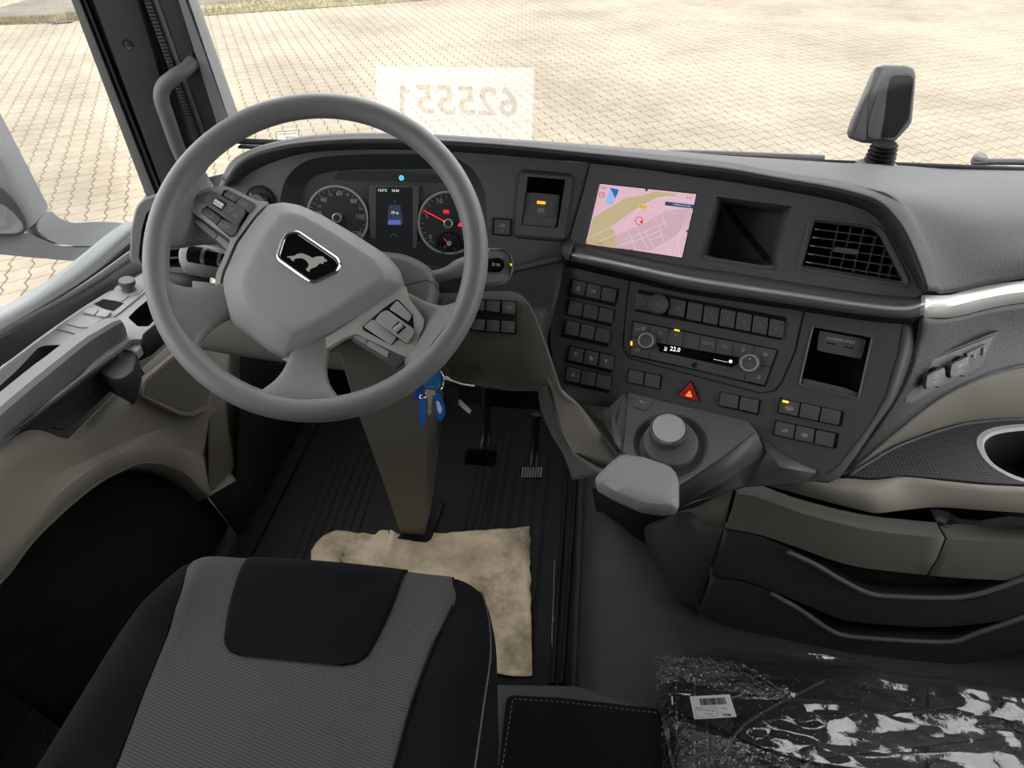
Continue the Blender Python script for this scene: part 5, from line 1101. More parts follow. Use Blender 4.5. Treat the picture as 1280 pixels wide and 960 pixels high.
for i in range(5):
    o = .018*i; tube('mat_rib', [Vector((-.16-o, 1.5, .006)), Vector((-.16-o, 1.16-o, .006)), Vector((-.20-o, 1.07-o, .006)), Vector((-.30, 1.03-o, .006)), Vector((-.5, 1.03-o, .006))], .0026, 'rubber', mt, n=6, k=3)
for i in range(7):
    x = -.62+.022*i; tube('mat_rib', [Vector((x, 1.5, .006)), Vector((x+.01, 1.0, .006)), Vector((x+.06, .8, .006))], .0026, 'rubber', mt, n=6, k=3)
# paper sheet under and before the seat
topc = [(389, 690), (397, 678), (420, 662.5), (445, 665), (468, 668.5), (475, 663), (486, 663.5), (496, 669.5), (530, 667), (566, 665.5), (615, 661), (662, 659)]
botc = [(392, 852), (420, 850), (450, 850), (475, 850), (500, 850), (515, 849), (530, 848), (560, 846), (590, 845), (619, 842), (640, 845), (665, 844)]
TT = spline([PZ(x, y, .012) for x, y in topc], 5); BB = spline([PZ(x, y, .012) for x, y in botc], 5)
rows = []; NV = 46
for j in range(NV+1):
    v_ = j/NV; r_ = []
    for i, (a, b) in enumerate(zip(TT, BB)):
        p = a.lerp(b, v_); q = Vector((p.x*9, p.y*9, 0))
        z = .012+.006*noise.noise(q)+.005*noise.noise(q*2.6+Vector((5, 1, 0)))+.006*(.25-abs(noise.noise(q*3.1)))+.003*(.2-abs(noise.noise(q*6.3)))
        fold = math.exp(-((p.x-PZ(482, 700, .012).x-.02*(v_))/.012)**2); z += .016*fold*max(0, 1-v_*2.2)
        if i == len(TT)-1: p = p+Vector((.004*noise.noise(Vector((0, v_*14, 0))), 0, 0))
        z += .004*abs(noise.noise(q*1.7))*(1 if i in (0, len(TT)-1) or j in (0, NV) else 0)
        r_.append(Vector((p.x, p.y, max(.008, z))))
    rows.append(r_)
bm = bmesh.new(); grid_bm(bm, rows); pm = link('paper_floor_sheet', finish(bm, 80), 'paper'); tag(pm, 'creased brown paper sheet on the floor in front of the seat', 'paper sheet')
s_ = pm.modifiers.new('thickness', 'SOLIDIFY'); s_.thickness = .0006
# dark footprint smudges on the paper sit in its own material
t = M['paper'].node_tree; N = t.nodes; L = t.links; g = [n for n in N if n.bl_idname == 'ShaderNodeNewGeometry'][0]; b = N['Principled BSDF']
vz = n_(N, 'TexVoronoi', Scale=16); vz.feature = 'DISTANCE_TO_EDGE'; nz = n_(N, 'TexNoise', Scale=4.3, Detail=7, Roughness=.7); L.new(g.outputs['Position'], vz.inputs[0]); L.new(g.outputs['Position'], nz.inputs[0])
r1 = n_(N, 'ValToRGB'); r1.color_ramp.elements[0].position = .46; r1.color_ramp.elements[0].color = (1, 1, 1, 1); r1.color_ramp.elements[1].position = .62; r1.color_ramp.elements[1].color = (.30, .28, .25, 1); L.new(nz.outputs['Fac'], r1.inputs[0])
mx = n_(N, 'Mix'); mx.data_type = 'RGBA'; mx.blend_type = 'MULTIPLY'; mx.inputs[0].default_value = .9
src = b.inputs[0].links[0].from_socket; L.new(src, mx.inputs[6]); L.new(r1.outputs[0], mx.inputs[7]); L.new(mx.outputs[2], b.inputs[0])
# straws and grit
for i, pts in enumerate(([(693, 700), (692, 745), (690, 800), (694, 830)], [(691, 770), (696, 790), (694, 808)])): tag(tube('straw', [PZ(x, y, .010) for x, y in pts], .0010, 'beige', None, n=5, k=3), ('long dry straw lying on the rubber mat right of the paper', 'short dry straw crossing the long one on the rubber mat')[i], 'straw')
# foot pedals
pd = thing('accelerator_pedal', 'ribbed metal-faced accelerator pedal in the dark footwell', 'pedal', PD(665, 592, 1.5))
PP = Plane(PD(666, 591, 1.46), (0, -.75, .65), (1, 0, 0))
pq = plate('pedal_plate', PP, [(651, 583), (680, 585), (677, 600), (650, 597)], -.012, 0, 'rubber', pd, bev=.002, r=.004)
for k in range(8): plate('pedal_rib', PP, [(653+k*3.3, 584), (655+k*3.3, 584.2), (653.4+k*3.3, 597), (651.4+k*3.3, 596.8)], 0, .0022, 'ledge', pq, bev=.0005)
tube('pedal_arm', [PP.at(0, .01, -.012), PP.at(0, .06, -.03), PP.at(0, .12, .0)], .010, 'black', pd, n=8, k=3)
pd = thing('brake_pedal', 'dark rubber brake pedal deep in the footwell behind the column', 'pedal', PD(600, 575, 1.5))
PP = Plane(PD(603, 578, 1.46), (0, -.75, .65), (1, 0, 0)); pq = plate('pedal_plate', PP, [(582, 560), (622, 563), (618, 584), (580, 580)], -.012, 0, 'rubber', pd, bev=.003, r=.006); tube('pedal_arm', [PP.at(0, .01, -.012), PP.at(0, .06, -.03), PP.at(0, .16, .0)], .012, 'black', pd, n=8, k=3)
for k in range(5): plate('pedal_rib', PP, [(585+k*7.5, 563), (588+k*7.5, 563.2), (586+k*7.5, 581.5), (583+k*7.5, 581.2)], 0, .002, 'rubber', pq, bev=.0005)
# carpet step beside the seat
cs = thing('carpet_step', 'raised step beside the seat with stitched black carpet inlay', 'step', (.08, .4, 0))
stp = Plane((0, 0, .13), (0, 0, 1), (1, 0, 0))
sp_px = [(614, 856), (720, 858), (830, 893), (860, 1010), (600, 1010)]
plate('step_body', stp, sp_px, -.135, 0, 'padlow', cs, bev=.008, r=.012)
ci = plate('carpet_inlay', stp, [(640, 869), (700, 872), (824, 886), (850, 1005), (618, 1005), (630, 900), (633, 873)], 0, .004, 'felt', cs, bev=.002, r=.008)
bm = bmesh.new(); path = [stp.hit(x, y, .0045) for x, y in [(621, 1000), (637, 900), (641, 874), (700, 877), (822, 891)]]
for a, b in zip(path, path[1:]):
    n = int((b-a).length/.009)
    for i in range(n): p = a.lerp(b, (i+.2)/n); q = a.lerp(b, (i+.75)/n); tube_bm(bm, [p, q], .0009, 5)
sti = link('stitching', finish(bm), 'metalgrey', cs); sti['kind'] = 'stuff'

# ---- parts in a clear plastic bag
bag = thing('bagged_floor_mats', 'dark moulded rubber mats sealed in shiny clear plastic film with a white label', 'package', PZ(1050, 900, .11))
bz_ = Plane(PZ(1040, 880, .150), (0, -.02, 1), (1, 0, 0))
b_out = [(820, 815), (1030, 828), (1290, 862), (1420, 900), (1420, 1080), (826, 1080)]
in_ = [(846, 846), (1030, 852), (1290, 882), (1410, 915), (1400, 1070), (850, 1070)]
sl = plate('rubber_mat', bz_, in_, -.030, -.012, 'black', bag, bev=.003, r=.006); sl.data.materials[0] = mat('packed_mat_rubber', (.022, .025, .029), .5, grain=.2)
for pts, w_ in (([(868, 850), (866, 1000)], .003), ([(858, 872), (1030, 876), (1290, 900)], .003), ([(900, 960), (930, 905), (1030, 850)], .004), ([(1000, 960), (1080, 905), (1200, 880)], .004), ([(884, 870), (884, 960)], .002), ([(1160, 836+24), (1160, 1000)], .003)):
    q = [bz_.hit(x, y, -.012) for x, y in pts]; tube('moulded_rib', q, w_, 'doordark', sl, n=6, k=4)
plate('moulded_pad', bz_, [(1255, 875), (1300, 880), (1310, 915), (1275, 916), (1252, 895)], -.014, -.006, 'doordark', sl, bev=.003, r=.004)
plate('moulded_pad', bz_, [(1050, 905), (1240, 885), (1260, 920), (1010, 950)], -.014, -.009, 'doordark', sl, bev=.003, r=.004)
TBg = spline([bz_.hit(x, y, -.012) for x, y in b_out[:4]], 40); BBg = spline([bz_.hit(x, y, -.012) for x, y in [(826, 1080), (1030, 1080), (1300, 1080), (1420, 1080)]], 40)
LC = bz_.hit(891, 883, -.01); rows = []; NV = 70
for j in range(NV+1):
    v_ = j/NV; r_ = []
    for i, (a, b) in enumerate(zip(TBg, BBg)):
        u_ = i/(len(TBg)-1); p = a.lerp(b, v_); q = Vector((p.x*6+p.y*5, p.y*9-p.x*3, 0))
        lf_ = min(1, max(0, ((p-LC).length-.035)/.03)); z = .0105+lf_*(.002+.006*noise.noise(q)+.007*abs(noise.noise(q*1.6+Vector((3, 7, 0)))))+lf_*.0012*noise.noise(q*5)
        e = min(1, u_/.03, v_/.05, (1-u_)/.03); z = z*e-.016*(1-e)+.003*noise.noise(q*5)*(1-e)
        r_.append(p+bz_.n*(z+.006))
    rows.append(r_)
bm = bmesh.new(); grid_bm(bm, rows); fo = link('plastic_film', finish(bm, 180), 'film', bag, label='crinkled clear plastic film')
fo2 = plate('film_flap', bz_, [(889, 808), (1030, 818), (1100, 835), (1020, 836), (892, 826)], -.013, -.0125, 'film', bag)
lb = plate('white_label', bz_, [(862, 870.5), (912, 868), (921, 896), (868, 899)], .0178, .0184, 'white', bag, r=.002); lb['label'] = 'white sticker with a barcode'
HL = .0188
cx = Vector(((918-862)/56, 0))
def lq(a, b): # label coordinates 0..1
    p = Vector((862, 870.5)).lerp(Vector((912, 868)), a).lerp(Vector((868, 899)).lerp(Vector((921, 896)), a), b); return (p.x, p.y)
bm = bmesh.new(); rr_ = random.Random(3); x = .22
while x < .84:
    w_ = rr_.choice([.006, .010, .016]); q = [bz_.uv(*lq(x, .12), HL), bz_.uv(*lq(x+w_, .12), HL), bz_.uv(*lq(x+w_, .42), HL), bz_.uv(*lq(x, .42), HL)]
    bm.faces.new([bm.verts.new(bz_.at(*p, HL)) for p in q]); x += w_+rr_.choice([.006, .010, .014])
me = bpy.data.meshes.new('mesh'); bm.to_mesh(me); bm.free(); link('barcode', me, 'void', lb)
for s_, a, b, z_ in (('MAN', .78, .88, .0075), ('81.62410-6706', .30, .62, .0058), ('STK. 4', .36, .80, .0058), ('Matte', .76, .60, .005), ('1 / 1', .60, .76, .0045)): text(s_, bz_, lq(a, b), HL, z_*.85, 'void', lb, rot=pi, bold=.02 if s_ == 'MAN' else 0)
pxlines('label_rule', bz_, [[lq(.06, .5), lq(.56, .5), lq(.56, .92), lq(.06, .92), lq(.06, .5)]], HL, .0005, 'void', lb)
bm = bmesh.new()
for i in range(230):
    u_, v_ = rnd.random(), rnd.random(); p = bz_.hit(835+u_*460, 832+u_*45+v_*140, .014); tube_bm(bm, [p, p+Vector((.0006, .0012, 0))], .0007, 5)
o = link('film_perforations', finish(bm), 'dimwhite', bag); o['kind'] = 'stuff'

# ================================================================ driver door
door = empty('door_1', (-.95, .9, .3)); door['kind'] = 'structure'; door['label'] = 'driver door with taupe lower panel and dark grey arm rest'
zd = lambda x, y: (x/2.46, 230+y/2.46)
def row(pts): return [PZ(x, y, z) if k == 'z' else PX(x, y, z) for x, y, k, z in pts]
belt = [PX(-60, 448, -.975), PX(0, 409, -.975), PX(60, 374, -.975), PX(110, 340, -.965), PX(163, 296, -.955), PX(185, 280, -.95)]
b_in = [p+Vector((.018, 0, -.006)) for p in belt]; b_out_ = [p+Vector((-.05, 0, .004)) for p in belt]
lin('sill_metal', [spline(b_out_, 4), spline(belt, 4)], 'mirror', door)
sealp = [PX(-60, 454, -.955), PX(0, 415, -.955), PX(60, 381, -.955), PX(110, 350, -.945), PX(165, 309, -.935), PX(190, 290, -.93)]
lin('window_seal', [spline(belt, 4), spline([p+Vector((0, 0, .006)) for p in b_in], 4), spline(sealp, 4)], 'seal', door)
lea0 = [PX(-60, 462, -.950), PX(0, 421, -.950), PX(60, 387, -.950), PX(110, 360, -.940), PX(160, 327, -.925), PX(195, 305, -.92)]
lin('sill_trim', [spline(sealp, 4), spline([a.lerp(b, .4)+Vector((.004, 0, .006)) for a, b in zip(sealp, lea0)], 4), spline(lea0, 4)], 'ledge', door, ang=25)
ZL = .600
led0 = [PZ(-60, 496, ZL+.012), PZ(0, 459, ZL+.012), PZ(55, 418, ZL+.012), PZ(110, 380, ZL+.010), PZ(172, 343, ZL+.010), PZ(205, 322, ZL+.01)]
surf('sill_pad', [lea0, [a.lerp(b, .5)+Vector((.004, 0, .004)) for a, b in zip(lea0, led0)], led0], 'padlow', door, ku=4, kv=3)
# control ledge with slots cut as real openings
lz = Plane((0, 0, ZL), (0, 0, 1), (0, 1, 0))
lz = plane3(PZ(0, 465, ZL+.008), PZ(172, 348, ZL+.008), PZ(160, 400, ZL-.004), PZ(172, 348, ZL)-PZ(0, 465, ZL))
ledge = [(-60, 500), (0, 461), (55, 421), (110, 383), (172, 345), (208, 325), (225, 345), (222, 368), (205, 388), (180, 412), (165, 420), (110, 436), (95, 432), (55, 428), (20, 456), (-60, 514)]
pk1 = [(53, 431), (100, 430), (120, 431), (96, 462), (30, 520), (-60, 575), (-60, 520), (0, 480), (25, 462)]
sl1 = [(172, 384), (195, 372), (212, 352), (216, 362), (200, 392), (186, 405), (172, 404), (160, 396)]
luv = rnd_poly(lz.px([(-60, 500), (0, 461), (55, 421), (110, 383), (172, 345), (208, 325), (225, 345), (222, 368), (200, 402), (182, 424), (165, 424), (130, 450), (40, 522), (-60, 590)]), .004)
h1 = rnd_poly(lz.px([(50, 432), (102, 430), (140, 428), (100, 470), (38, 518), (-55, 578), (-55, 522), (0, 482), (22, 462)]), .012)
h2 = rnd_poly(lz.px([(171, 386), (200, 362), (214, 352), (216, 362), (200, 392), (186, 408), (172, 408), (160, 397)]), .004)
holed('control_ledge', lz, luv, [h1, h2], -.008, 0, 'ledge', door)
pocket('door_pocket', lz, h1, 0, .06, 'doordark', door, taper=.008); pocket('door_slot', lz, h2, 0, .04, 'black', door, taper=.002)
wp = plate('window_switch_panel', lz, [(69, 410), (122, 375), (173, 350), (182, 358), (182, 364), (150, 390), (110, 418), (103, 419)], 0, .003, 'ledge', door, bev=.001, r=.004)
plate('switch_well', lz, [(117, 380), (130, 373.5), (155, 379), (142, 389), (130, 386)], .0, .0033, 'void', wp)
for q in ([(103, 390), (110, 384.5), (123, 386), (118, 393.5)], [(119, 394), (126, 387), (139, 389), (133, 396)]): plate('window_switch', lz, q, .001, .009, 'ledge', wp, bev=.002, r=.002)
plate('window_switch', lz, [(81, 404), (97, 393), (130, 397), (113, 409), (100, 409)], .001, .0055, 'ledge', wp, bev=.0015, r=.004)
plate('window_switch', lz, [(127, 373), (140, 363), (163, 368), (152, 377)], .001, .0048, 'ledge', wp, bev=.001, r=.003)
c = lz.uv(161, 362, .003); rings('adjuster_bezel', lz, [(circ(*c, .027, 32), .003), (circ(*c, .025, 32), .0045), (circ(*c, .024, 32), .004)], 'ledge', wp)
mk = rings('mirror_adjuster', lz, [(circ(*c, .014, 28), .004), (circ(*c, .012, 28), .007), (circ(*c, .0105, 28), .010), (circ(*c, .015, 28), .016), (circ(*c, .0155, 28), .023), (circ(*c, .014, 28), .026)], 'btn', wp, label='round black mirror adjuster knob')
# pull bar and its latch housing
br = [(-70, 588), (0, 524), (60, 473), (110, 433), (150, 408)]
BR = [PZ(x, y, ZL+.010) for x, y in br]
prf = [(-.9, .75), (-.6, 1), (.6, 1), (.9, .75), (1, 0), (.75, -1), (-.75, -1), (-1, 0)]
bm = bmesh.new(); tube_bm(bm, spline([Vector(p) for p in BR], 4), [.028]*9+[.027]*4+[.024]*3+[.018], prof=[(y*.95, x*.80) for x, y in prf], upv=(0, 0, 1)); pb_ = link('pull_bar', finish(bm, 28), 'ledge', door, label='long grey door pull bar'); pb_.data.materials[0] = mat('pull_bar_plastic', (.23, .23, .235), .48, grain=.3)
hz_ = Plane(PZ(140, 450, ZL-.03), (0, 0, 1), (1, 0, 0))
hpx = [(112, 452), (162, 424), (170, 432), (172, 450), (168, 464), (154, 474), (139, 475), (122, 466)]
uv = rnd_poly(hz_.px(hpx), .006); rings('latch_housing', hz_, [(inset(uv, .02), -.07), (inset(uv, .006), -.045), (uv, -.012), (inset(uv, .003), .0), (inset(uv, .008), .002)], 'doordark', door, ang=50)
plate('latch_plate', hz_, [(150, 432), (164, 418), (180, 412), (195, 405), (196, 412), (170, 440)], -.01, .006, 'ledge', door, bev=.002)
lin('arm_inner_side', [[PZ(180, 418, ZL-.004), PZ(196, 404, ZL), PZ(220, 372, ZL)], [PZ(172, 452, ZL-.05), PZ(190, 444, ZL-.05), PZ(216, 420, ZL-.05)]], 'doordark', door)
lin('arm_inner_side', [[PZ(148, 442, ZL-.02), PZ(40, 524, ZL-.004), PZ(-60, 592, ZL-.004)], [PX(150, 479, -.868), PX(45, 530, -.868), PX(-60, 600, -.868)]], 'doordark', door)
hp_ = Plane(PX(95, 512, -.866), (1, 0, .35), (0, 1, 0)); plate('recess_pad', hp_, [(36, 530), (120, 474), (150, 478), (86, 537)], -.01, .0, 'doordark', door, bev=.003, r=.005)
# taupe panel
u0 = [(-60, 612), (0, 560), (40, 537), (81, 548), (95, 541), (150, 487), (196, 446), (222, 424), (250, 406)]
U0 = [PX(x, y, -.862) for x, y in u0]
u1 = [(-60, 690), (0, 640), (60, 598), (110, 575), (150, 556), (190, 540), (225, 530), (262, 512), (300, 495)]
U1 = [PX(x, y, v) for (x, y), v in zip(u1, [-.85, -.85, -.85, -.85, -.85, -.845, -.84, -.83, -.82])]
u2 = [(-60, 770), (0, 727), (40, 676), (80, 637), (118, 606), (150, 588), (185, 577), (228, 588), (262, 620)]
U2 = [PX(x, y, v) for (x, y), v in zip(u2, [-.83, -.83, -.83, -.83, -.83, -.828, -.825, -.82, -.80])]
um = [PX(x, y, -.835) for x, y in [(-60, 740), (0, 695), (40, 652), (80, 612), (118, 584), (150, 567), (190, 556), (235, 562), (278, 580)]]
lin('lower_panel', [spline([p.lerp(q, t) for p, q in zip(U0, U1)], 4) for t in (0, .5, 1)]+[spline(um, 4)]+[spline(U2, 4)], 'beige', door, ang=14)
lin('panel_corner', [[PX(300, 495, -.82), PX(278, 580, -.835), PX(262, 620, -.80)], [PX(326, 520, -.80), PX(322, 560, -.80), PX(296, 600, -.79)]], 'beige', door)
U3 = [p+Vector((-.07, 0, -.035)) for p in U2]
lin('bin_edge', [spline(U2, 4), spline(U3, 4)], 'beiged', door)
lin('door_felt', [spline(U3, 4), [Vector((-.84, p.y+.02, .16)) for p in spline(U3, 4)], [Vector((-.80, p.y+.03, .0)) for p in spline(U3, 4)]], 'felt', door)
GP = plane3(PX(185, 490, -.842), PX(211, 454, -.845), PX(240, 515, -.825), (0, 1, 0))
gr_px = [(180, 492), (184, 477), (211, 454), (246, 424), (262, 430), (268, 470), (258, 506), (240, 515), (228, 514)]
gsp = plate('speaker_surround', GP, [(176, 494), (181, 475), (210, 450), (248, 418), (268, 425), (274, 470), (263, 510), (242, 520), (226, 519)], -.01, .006, 'beige', door, bev=.002, r=.006)
plane_uv(plate('speaker_grille', GP, gr_px, 0, .0072, 'grille', gsp, r=.004), GP)
lin('sill_step', [[Vector((-.80, .2, .0)), Vector((-.80, 1.5, .0))], [Vector((-.72, .2, .02)), Vector((-.70, 1.5, .02))]], 'felt', fl)
lin('panel_corner', [[PX(236, 396, -.835), PX(310, 418, -.80)], [PX(262, 512, -.832), PX(338, 512, -.79)], [PX(262, 620, -.805), PX(326, 545, -.79)]], 'beige', door)
# dark kick panel between door and pedals
lin('kick_panel', [[PX(262, 620, -.80), PX(296, 600, -.79), Vector((-.78, 1.35, .42)), Vector((-.76, 1.6, .45))], [Vector((-.76, PX(262, 620, -.80).y, 0)), Vector((-.74, 1.15, 0)), Vector((-.74, 1.35, 0)), Vector((-.74, 1.6, 0))]], 'felt', fl)

# ================================================================ pillar, windscreen, glass
pA, pB = PX(200, 245, -.95), PX(95, 0, -.95); pC = PX(290, 160, -.735)
PL = plane3(pA, pB, pC, (1, 0, 0))
pil = empty('trim_1', pA); pil['kind'] = 'structure'; pil['label'] = 'dark windscreen pillar trim left of the steering wheel'
def strip(name, x0, x1, xb0, xb1, y0b, y1b, h0, h1, m, bev=.003, lab=None, ext=2.0, e0=.12):
    """a strip along the pillar between two straight edges given at the top of the picture and lower down, carried on to the roof"""
    a0, a1 = Vector(PL.uv(x0, 0, h1)), Vector(PL.uv(x1, 0, h1)); b0, b1 = Vector(PL.uv(xb0, y0b, h1)), Vector(PL.uv(xb1, y1b, h1))
    return prism(name, PL, [tuple(b0+(b0-a0)*e0), tuple(b1+(b1-a1)*e0), tuple(a1+(a1-b1)*ext), tuple(a0+(a0-b0)*ext)], h0, h1, m, pil, bev, label=lab)
strip('door_seal_rail', 89, 99, 183, 194, 246, 243, -.03, .0, 'metalgrey', .002)
strip('seal_gap', 98, 116, 193, 210, 243, 240, -.05, -.006, 'void', .0)
strip('seal_lip', 104, 107, 199, 202, 242, 241, -.02, .002, 'seal', .001)
strip('pillar_cover', 114, 172, 203, 236, 240, 215, -.05, .016, 'pillar', .010)
strip('cover_edge', 168, 180, 231, 244, 215, 205, -.05, .004, 'void', .002)
strip('ribbed_seal', 179, 189, 247, 256, 190, 186, -.03, .008, 'seal', .003)
strip('seal_band', 189, 197, 255, 262, 188, 183, -.03, .004, 'metalgrey', .002)
strip('inner_cover', 197, 226, 262, 278, 183, 168, -.05, .002, 'pillar', .004)
strip('frame_edge', 223, 232, 275, 290, 168, 158, -.04, .008, 'mirror', .002)
bm = bmesh.new(); a0, b0 = PL.hit(184, 0, .010), PL.hit(252, 188, .010)
for i in range(70):
    t = i/45-.45; c = a0.lerp(b0, t); d = (b0-a0).normalized(); q = PL.n.cross(d); box_bm(bm, c, .012, .003, .004, Matrix((q, d, PL.n)).transposed())
o = link('seal_ribs', finish(bm), 'doordark', pil); o['kind'] = 'stuff'
c = PL.uv(159, 55, .017); scw = rings('screw_cover', PL, [(circ(*c, .0095, 24), .016), (circ(*c, .009, 24), .0185), (circ(*c, .006, 24), .017), (circ(*c, .0045, 24), .0195)], 'pillar', pil)
gh = thing('grab_handle', 'dark curved grab handle on the windscreen pillar above the wheel', 'handle', PL.hit(240, 230, .02))
gp = [PL.hit(252, 250, .030), PL.hit(240, 224, .045), PL.hit(223, 186, .058), PL.hit(209, 146, .060), PL.hit(202, 124, .058), PL.hit(205, 108, .052), PL.hit(218, 96, .040), PL.hit(233, 86, .022), PL.hit(242, 76, .004)]
tube('grip', gp, [.013, .0135, .0140, .0145, .0145, .0145, .014, .013, .012], 'dash', gh, n=18, k=6)
plate('mount_plate', PL, [(228, 76), (240, 66), (246, 86), (236, 98)], -.002, .008, 'pillar', gh, bev=.003, r=.004)
# windscreen
W0, W1 = 1.47, 1.28
wsP = Plane((0, W0, .79), (0, -1, -(W0-W1)/1.0), (1, 0, 0))
wn = empty('window_1', (0.2, W0, .79)); wn['kind'] = 'structure'; wn['label'] = 'large windscreen with a faint dusty film'
prism('windscreen_glass', wsP, [(-.735, -.02), (1.15, -.02), (1.15, 1.06), (-.735, 1.06)], -.004, 0, 'glass', wn)
sh_ = plate('card_reflection', wsP, [(470, 83), (668, 85), (665, 185), (470, 185)], .0008, .0014, 'sheet', None); tag(sh_, 'reflection of a white number card in the windscreen, built as a translucent sheet', 'reflection')  # reflection of a card lying on the dash, imitated by a translucent sheet
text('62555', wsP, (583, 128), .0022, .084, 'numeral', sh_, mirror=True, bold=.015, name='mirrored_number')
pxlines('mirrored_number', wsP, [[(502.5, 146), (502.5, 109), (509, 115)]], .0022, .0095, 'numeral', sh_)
stk = plate('window_sticker', wsP, [(345, 165), (373, 163), (374, 176), (346, 178)], .0006, .0011, 'sheet', None, r=.002); tag(stk, 'small pale inspection sticker low on the windscreen above the left wheel rim', 'sticker')
pxlines('sticker_print', wsP, [[(348, 168), (371, 166.5)], [(357, 172), (370, 171)], [(345, 165), (373, 163), (374, 176), (346, 178), (345, 165)]], .0016, .0015, 'dimwhite', stk)
lin('windscreen_seal', [[Vector((-.74, 1.44, .80)), Vector((1.15, 1.44, .80))], [Vector((-.74, 1.49, .80)), Vector((1.15, 1.49, .80))]], 'seal', wn)
tube('windscreen_seal', [Vector((-.74, 1.446, .810)), Vector((.2, 1.446, .810)), Vector((1.12, 1.446, .810))], .0062, 'seal', wn, n=8, k=1)
# wipers outside the glass
def wiper(name, pts, lab):
    w_ = thing(name, lab, 'wiper', PY(*pts[0], 1.52)); tube('wiper_arm', [PY(x, y, 1.53) for x, y in pts], [.006]*len(pts), 'btn', w_, n=8, k=3)
    tube('wiper_blade', [PY(x, y+2.5, 1.50) for x, y in pts], [.004]*len(pts), 'seal', w_, n=8, k=3); return w_
wiper('windscreen_wiper', [(835, 190.5), (880, 191), (935, 193), (1030, 197)], 'black wiper lying along the windscreen foot left of the device')
w2 = wiper('windscreen_wiper', [(1215, 203), (1235, 201.5), (1290, 202), (1400, 206)], 'dark wiper at the right edge beyond the windscreen foot')
rings('wiper_pivot', Plane(PY(1225, 198, 1.53), (0, -.3, 1), (1, 0, 0)), [(circ(0, 0, .014, 20), -.01), (circ(0, 0, .014, 20), .004), (circ(0, 0, .010, 20), .008)], 'metalgrey', w2)

# ---- cab shell (unseen, but it shades the cabin)
struct(box('ceiling', (-1.0, -.95, 1.86), (1.2, 1.30, 1.90), 'lining'), 'pale cab ceiling lining')
struct(box('wall_back', (-1.02, -.99, -.02), (1.2, -.95, 1.9), 'lining'), 'pale back wall of the cab')
struct(box('wall_front', (-.80, 1.60, -.3), (1.2, 1.64, .72), 'void'), 'dark bulkhead below the windscreen')
wl = box('wall_left', (-1.03, -.95, .0), (-.98, .02, 1.9), 'lining'); struct(wl, 'pale cab side wall behind the driver door')
box('upper_wall', (-1.03, .02, 1.62), (-.98, 1.34, 1.9), 'lining', wl)
box('door_skin', (-1.03, .02, -.1), (-.985, 1.45, .56), 'metalgrey', door)
wr = box('wall_right', (1.15, -.95, .0), (1.2, .15, 1.9), 'lining'); struct(wr, 'pale cab side wall on the passenger side')
box('lower_wall', (1.15, .15, .0), (1.2, 1.62, .62), 'beige', wr); box('upper_wall', (1.15, .15, 1.62), (1.2, 1.34, 1.9), 'lining', wr)
wt_ = box('header_rail', (-1.0, 1.20, 1.78), (1.2, 1.30, 1.88), 'lining', bpy.data.objects['ceiling'])
rp_ = prism('right_pillar', Plane((1.12, 1.36, 1.3), (0, -1, -.19), (1, 0, 0)), [(-.05, -.56), (.08, -.56), (.08, .55), (-.05, .55)], -.05, .0, 'pillar', wr)
box('side_glass', (1.168, .15, .62), (1.172, 1.40, 1.62), 'glass', wr)
box('door_glass', (-1.006, .02, .60), (-1.002, 1.40, 1.62), 'glass', door)

# ================================================================ exterior mirror
mi = thing('exterior_mirror', 'grey plastic mirror housing outside the driver window', 'mirror', PX(80, 290, -1.28))
MP = Plane(PX(80, 280, -1.28), (.8, -.5, .25), (.5, .8, 0))
def mpl(name, px, h0, h1, m, bev=.01, r=.02, par=mi, lab=None): return plate(name, MP, px, h0, h1, m, par, bev=bev, r=r, seg=3, label=lab)
mpl('upright_arm', [(-60, 60), (-30, 90), (0, 141), (20, 180), (61, 259), (45, 278), (36, 286), (20, 262), (0, 232), (-60, 160)], -.10, .0, 'mirror', .012, .006)
mpl('arm_inner', [(-60, 150), (0, 197), (14, 225), (38, 280), (30, 292), (0, 240), (-60, 190)], -.08, .012, 'mirrordark', .008, .006)
mpl('lower_scoop', [(61, 259), (72, 272), (90, 279), (120, 277), (150, 278), (166, 284), (168, 296), (150, 303), (110, 308), (75, 306), (52, 296), (44, 282)], -.10, .004, 'mirror', .016, .02)
mpl('lower_arm', [(-60, 285), (0, 293), (32, 290), (50, 298), (75, 308), (110, 310), (168, 298), (170, 305), (112, 328), (40, 322), (0, 318), (-60, 314)], -.10, .008, 'mirrordark', .008, .02)
mpl('glass_rim', [(-60, 215), (0, 232), (20, 252), (33, 275), (34, 290), (22, 296), (0, 297), (-60, 296)], -.06, .020, 'seal', .006, .02)
mpl('mirror_glass', [(-60, 240), (0, 253), (18, 266), (29, 281), (29, 289), (18, 292), (0, 292), (-60, 290)], .01, .022, 'chrome', .001, .02)

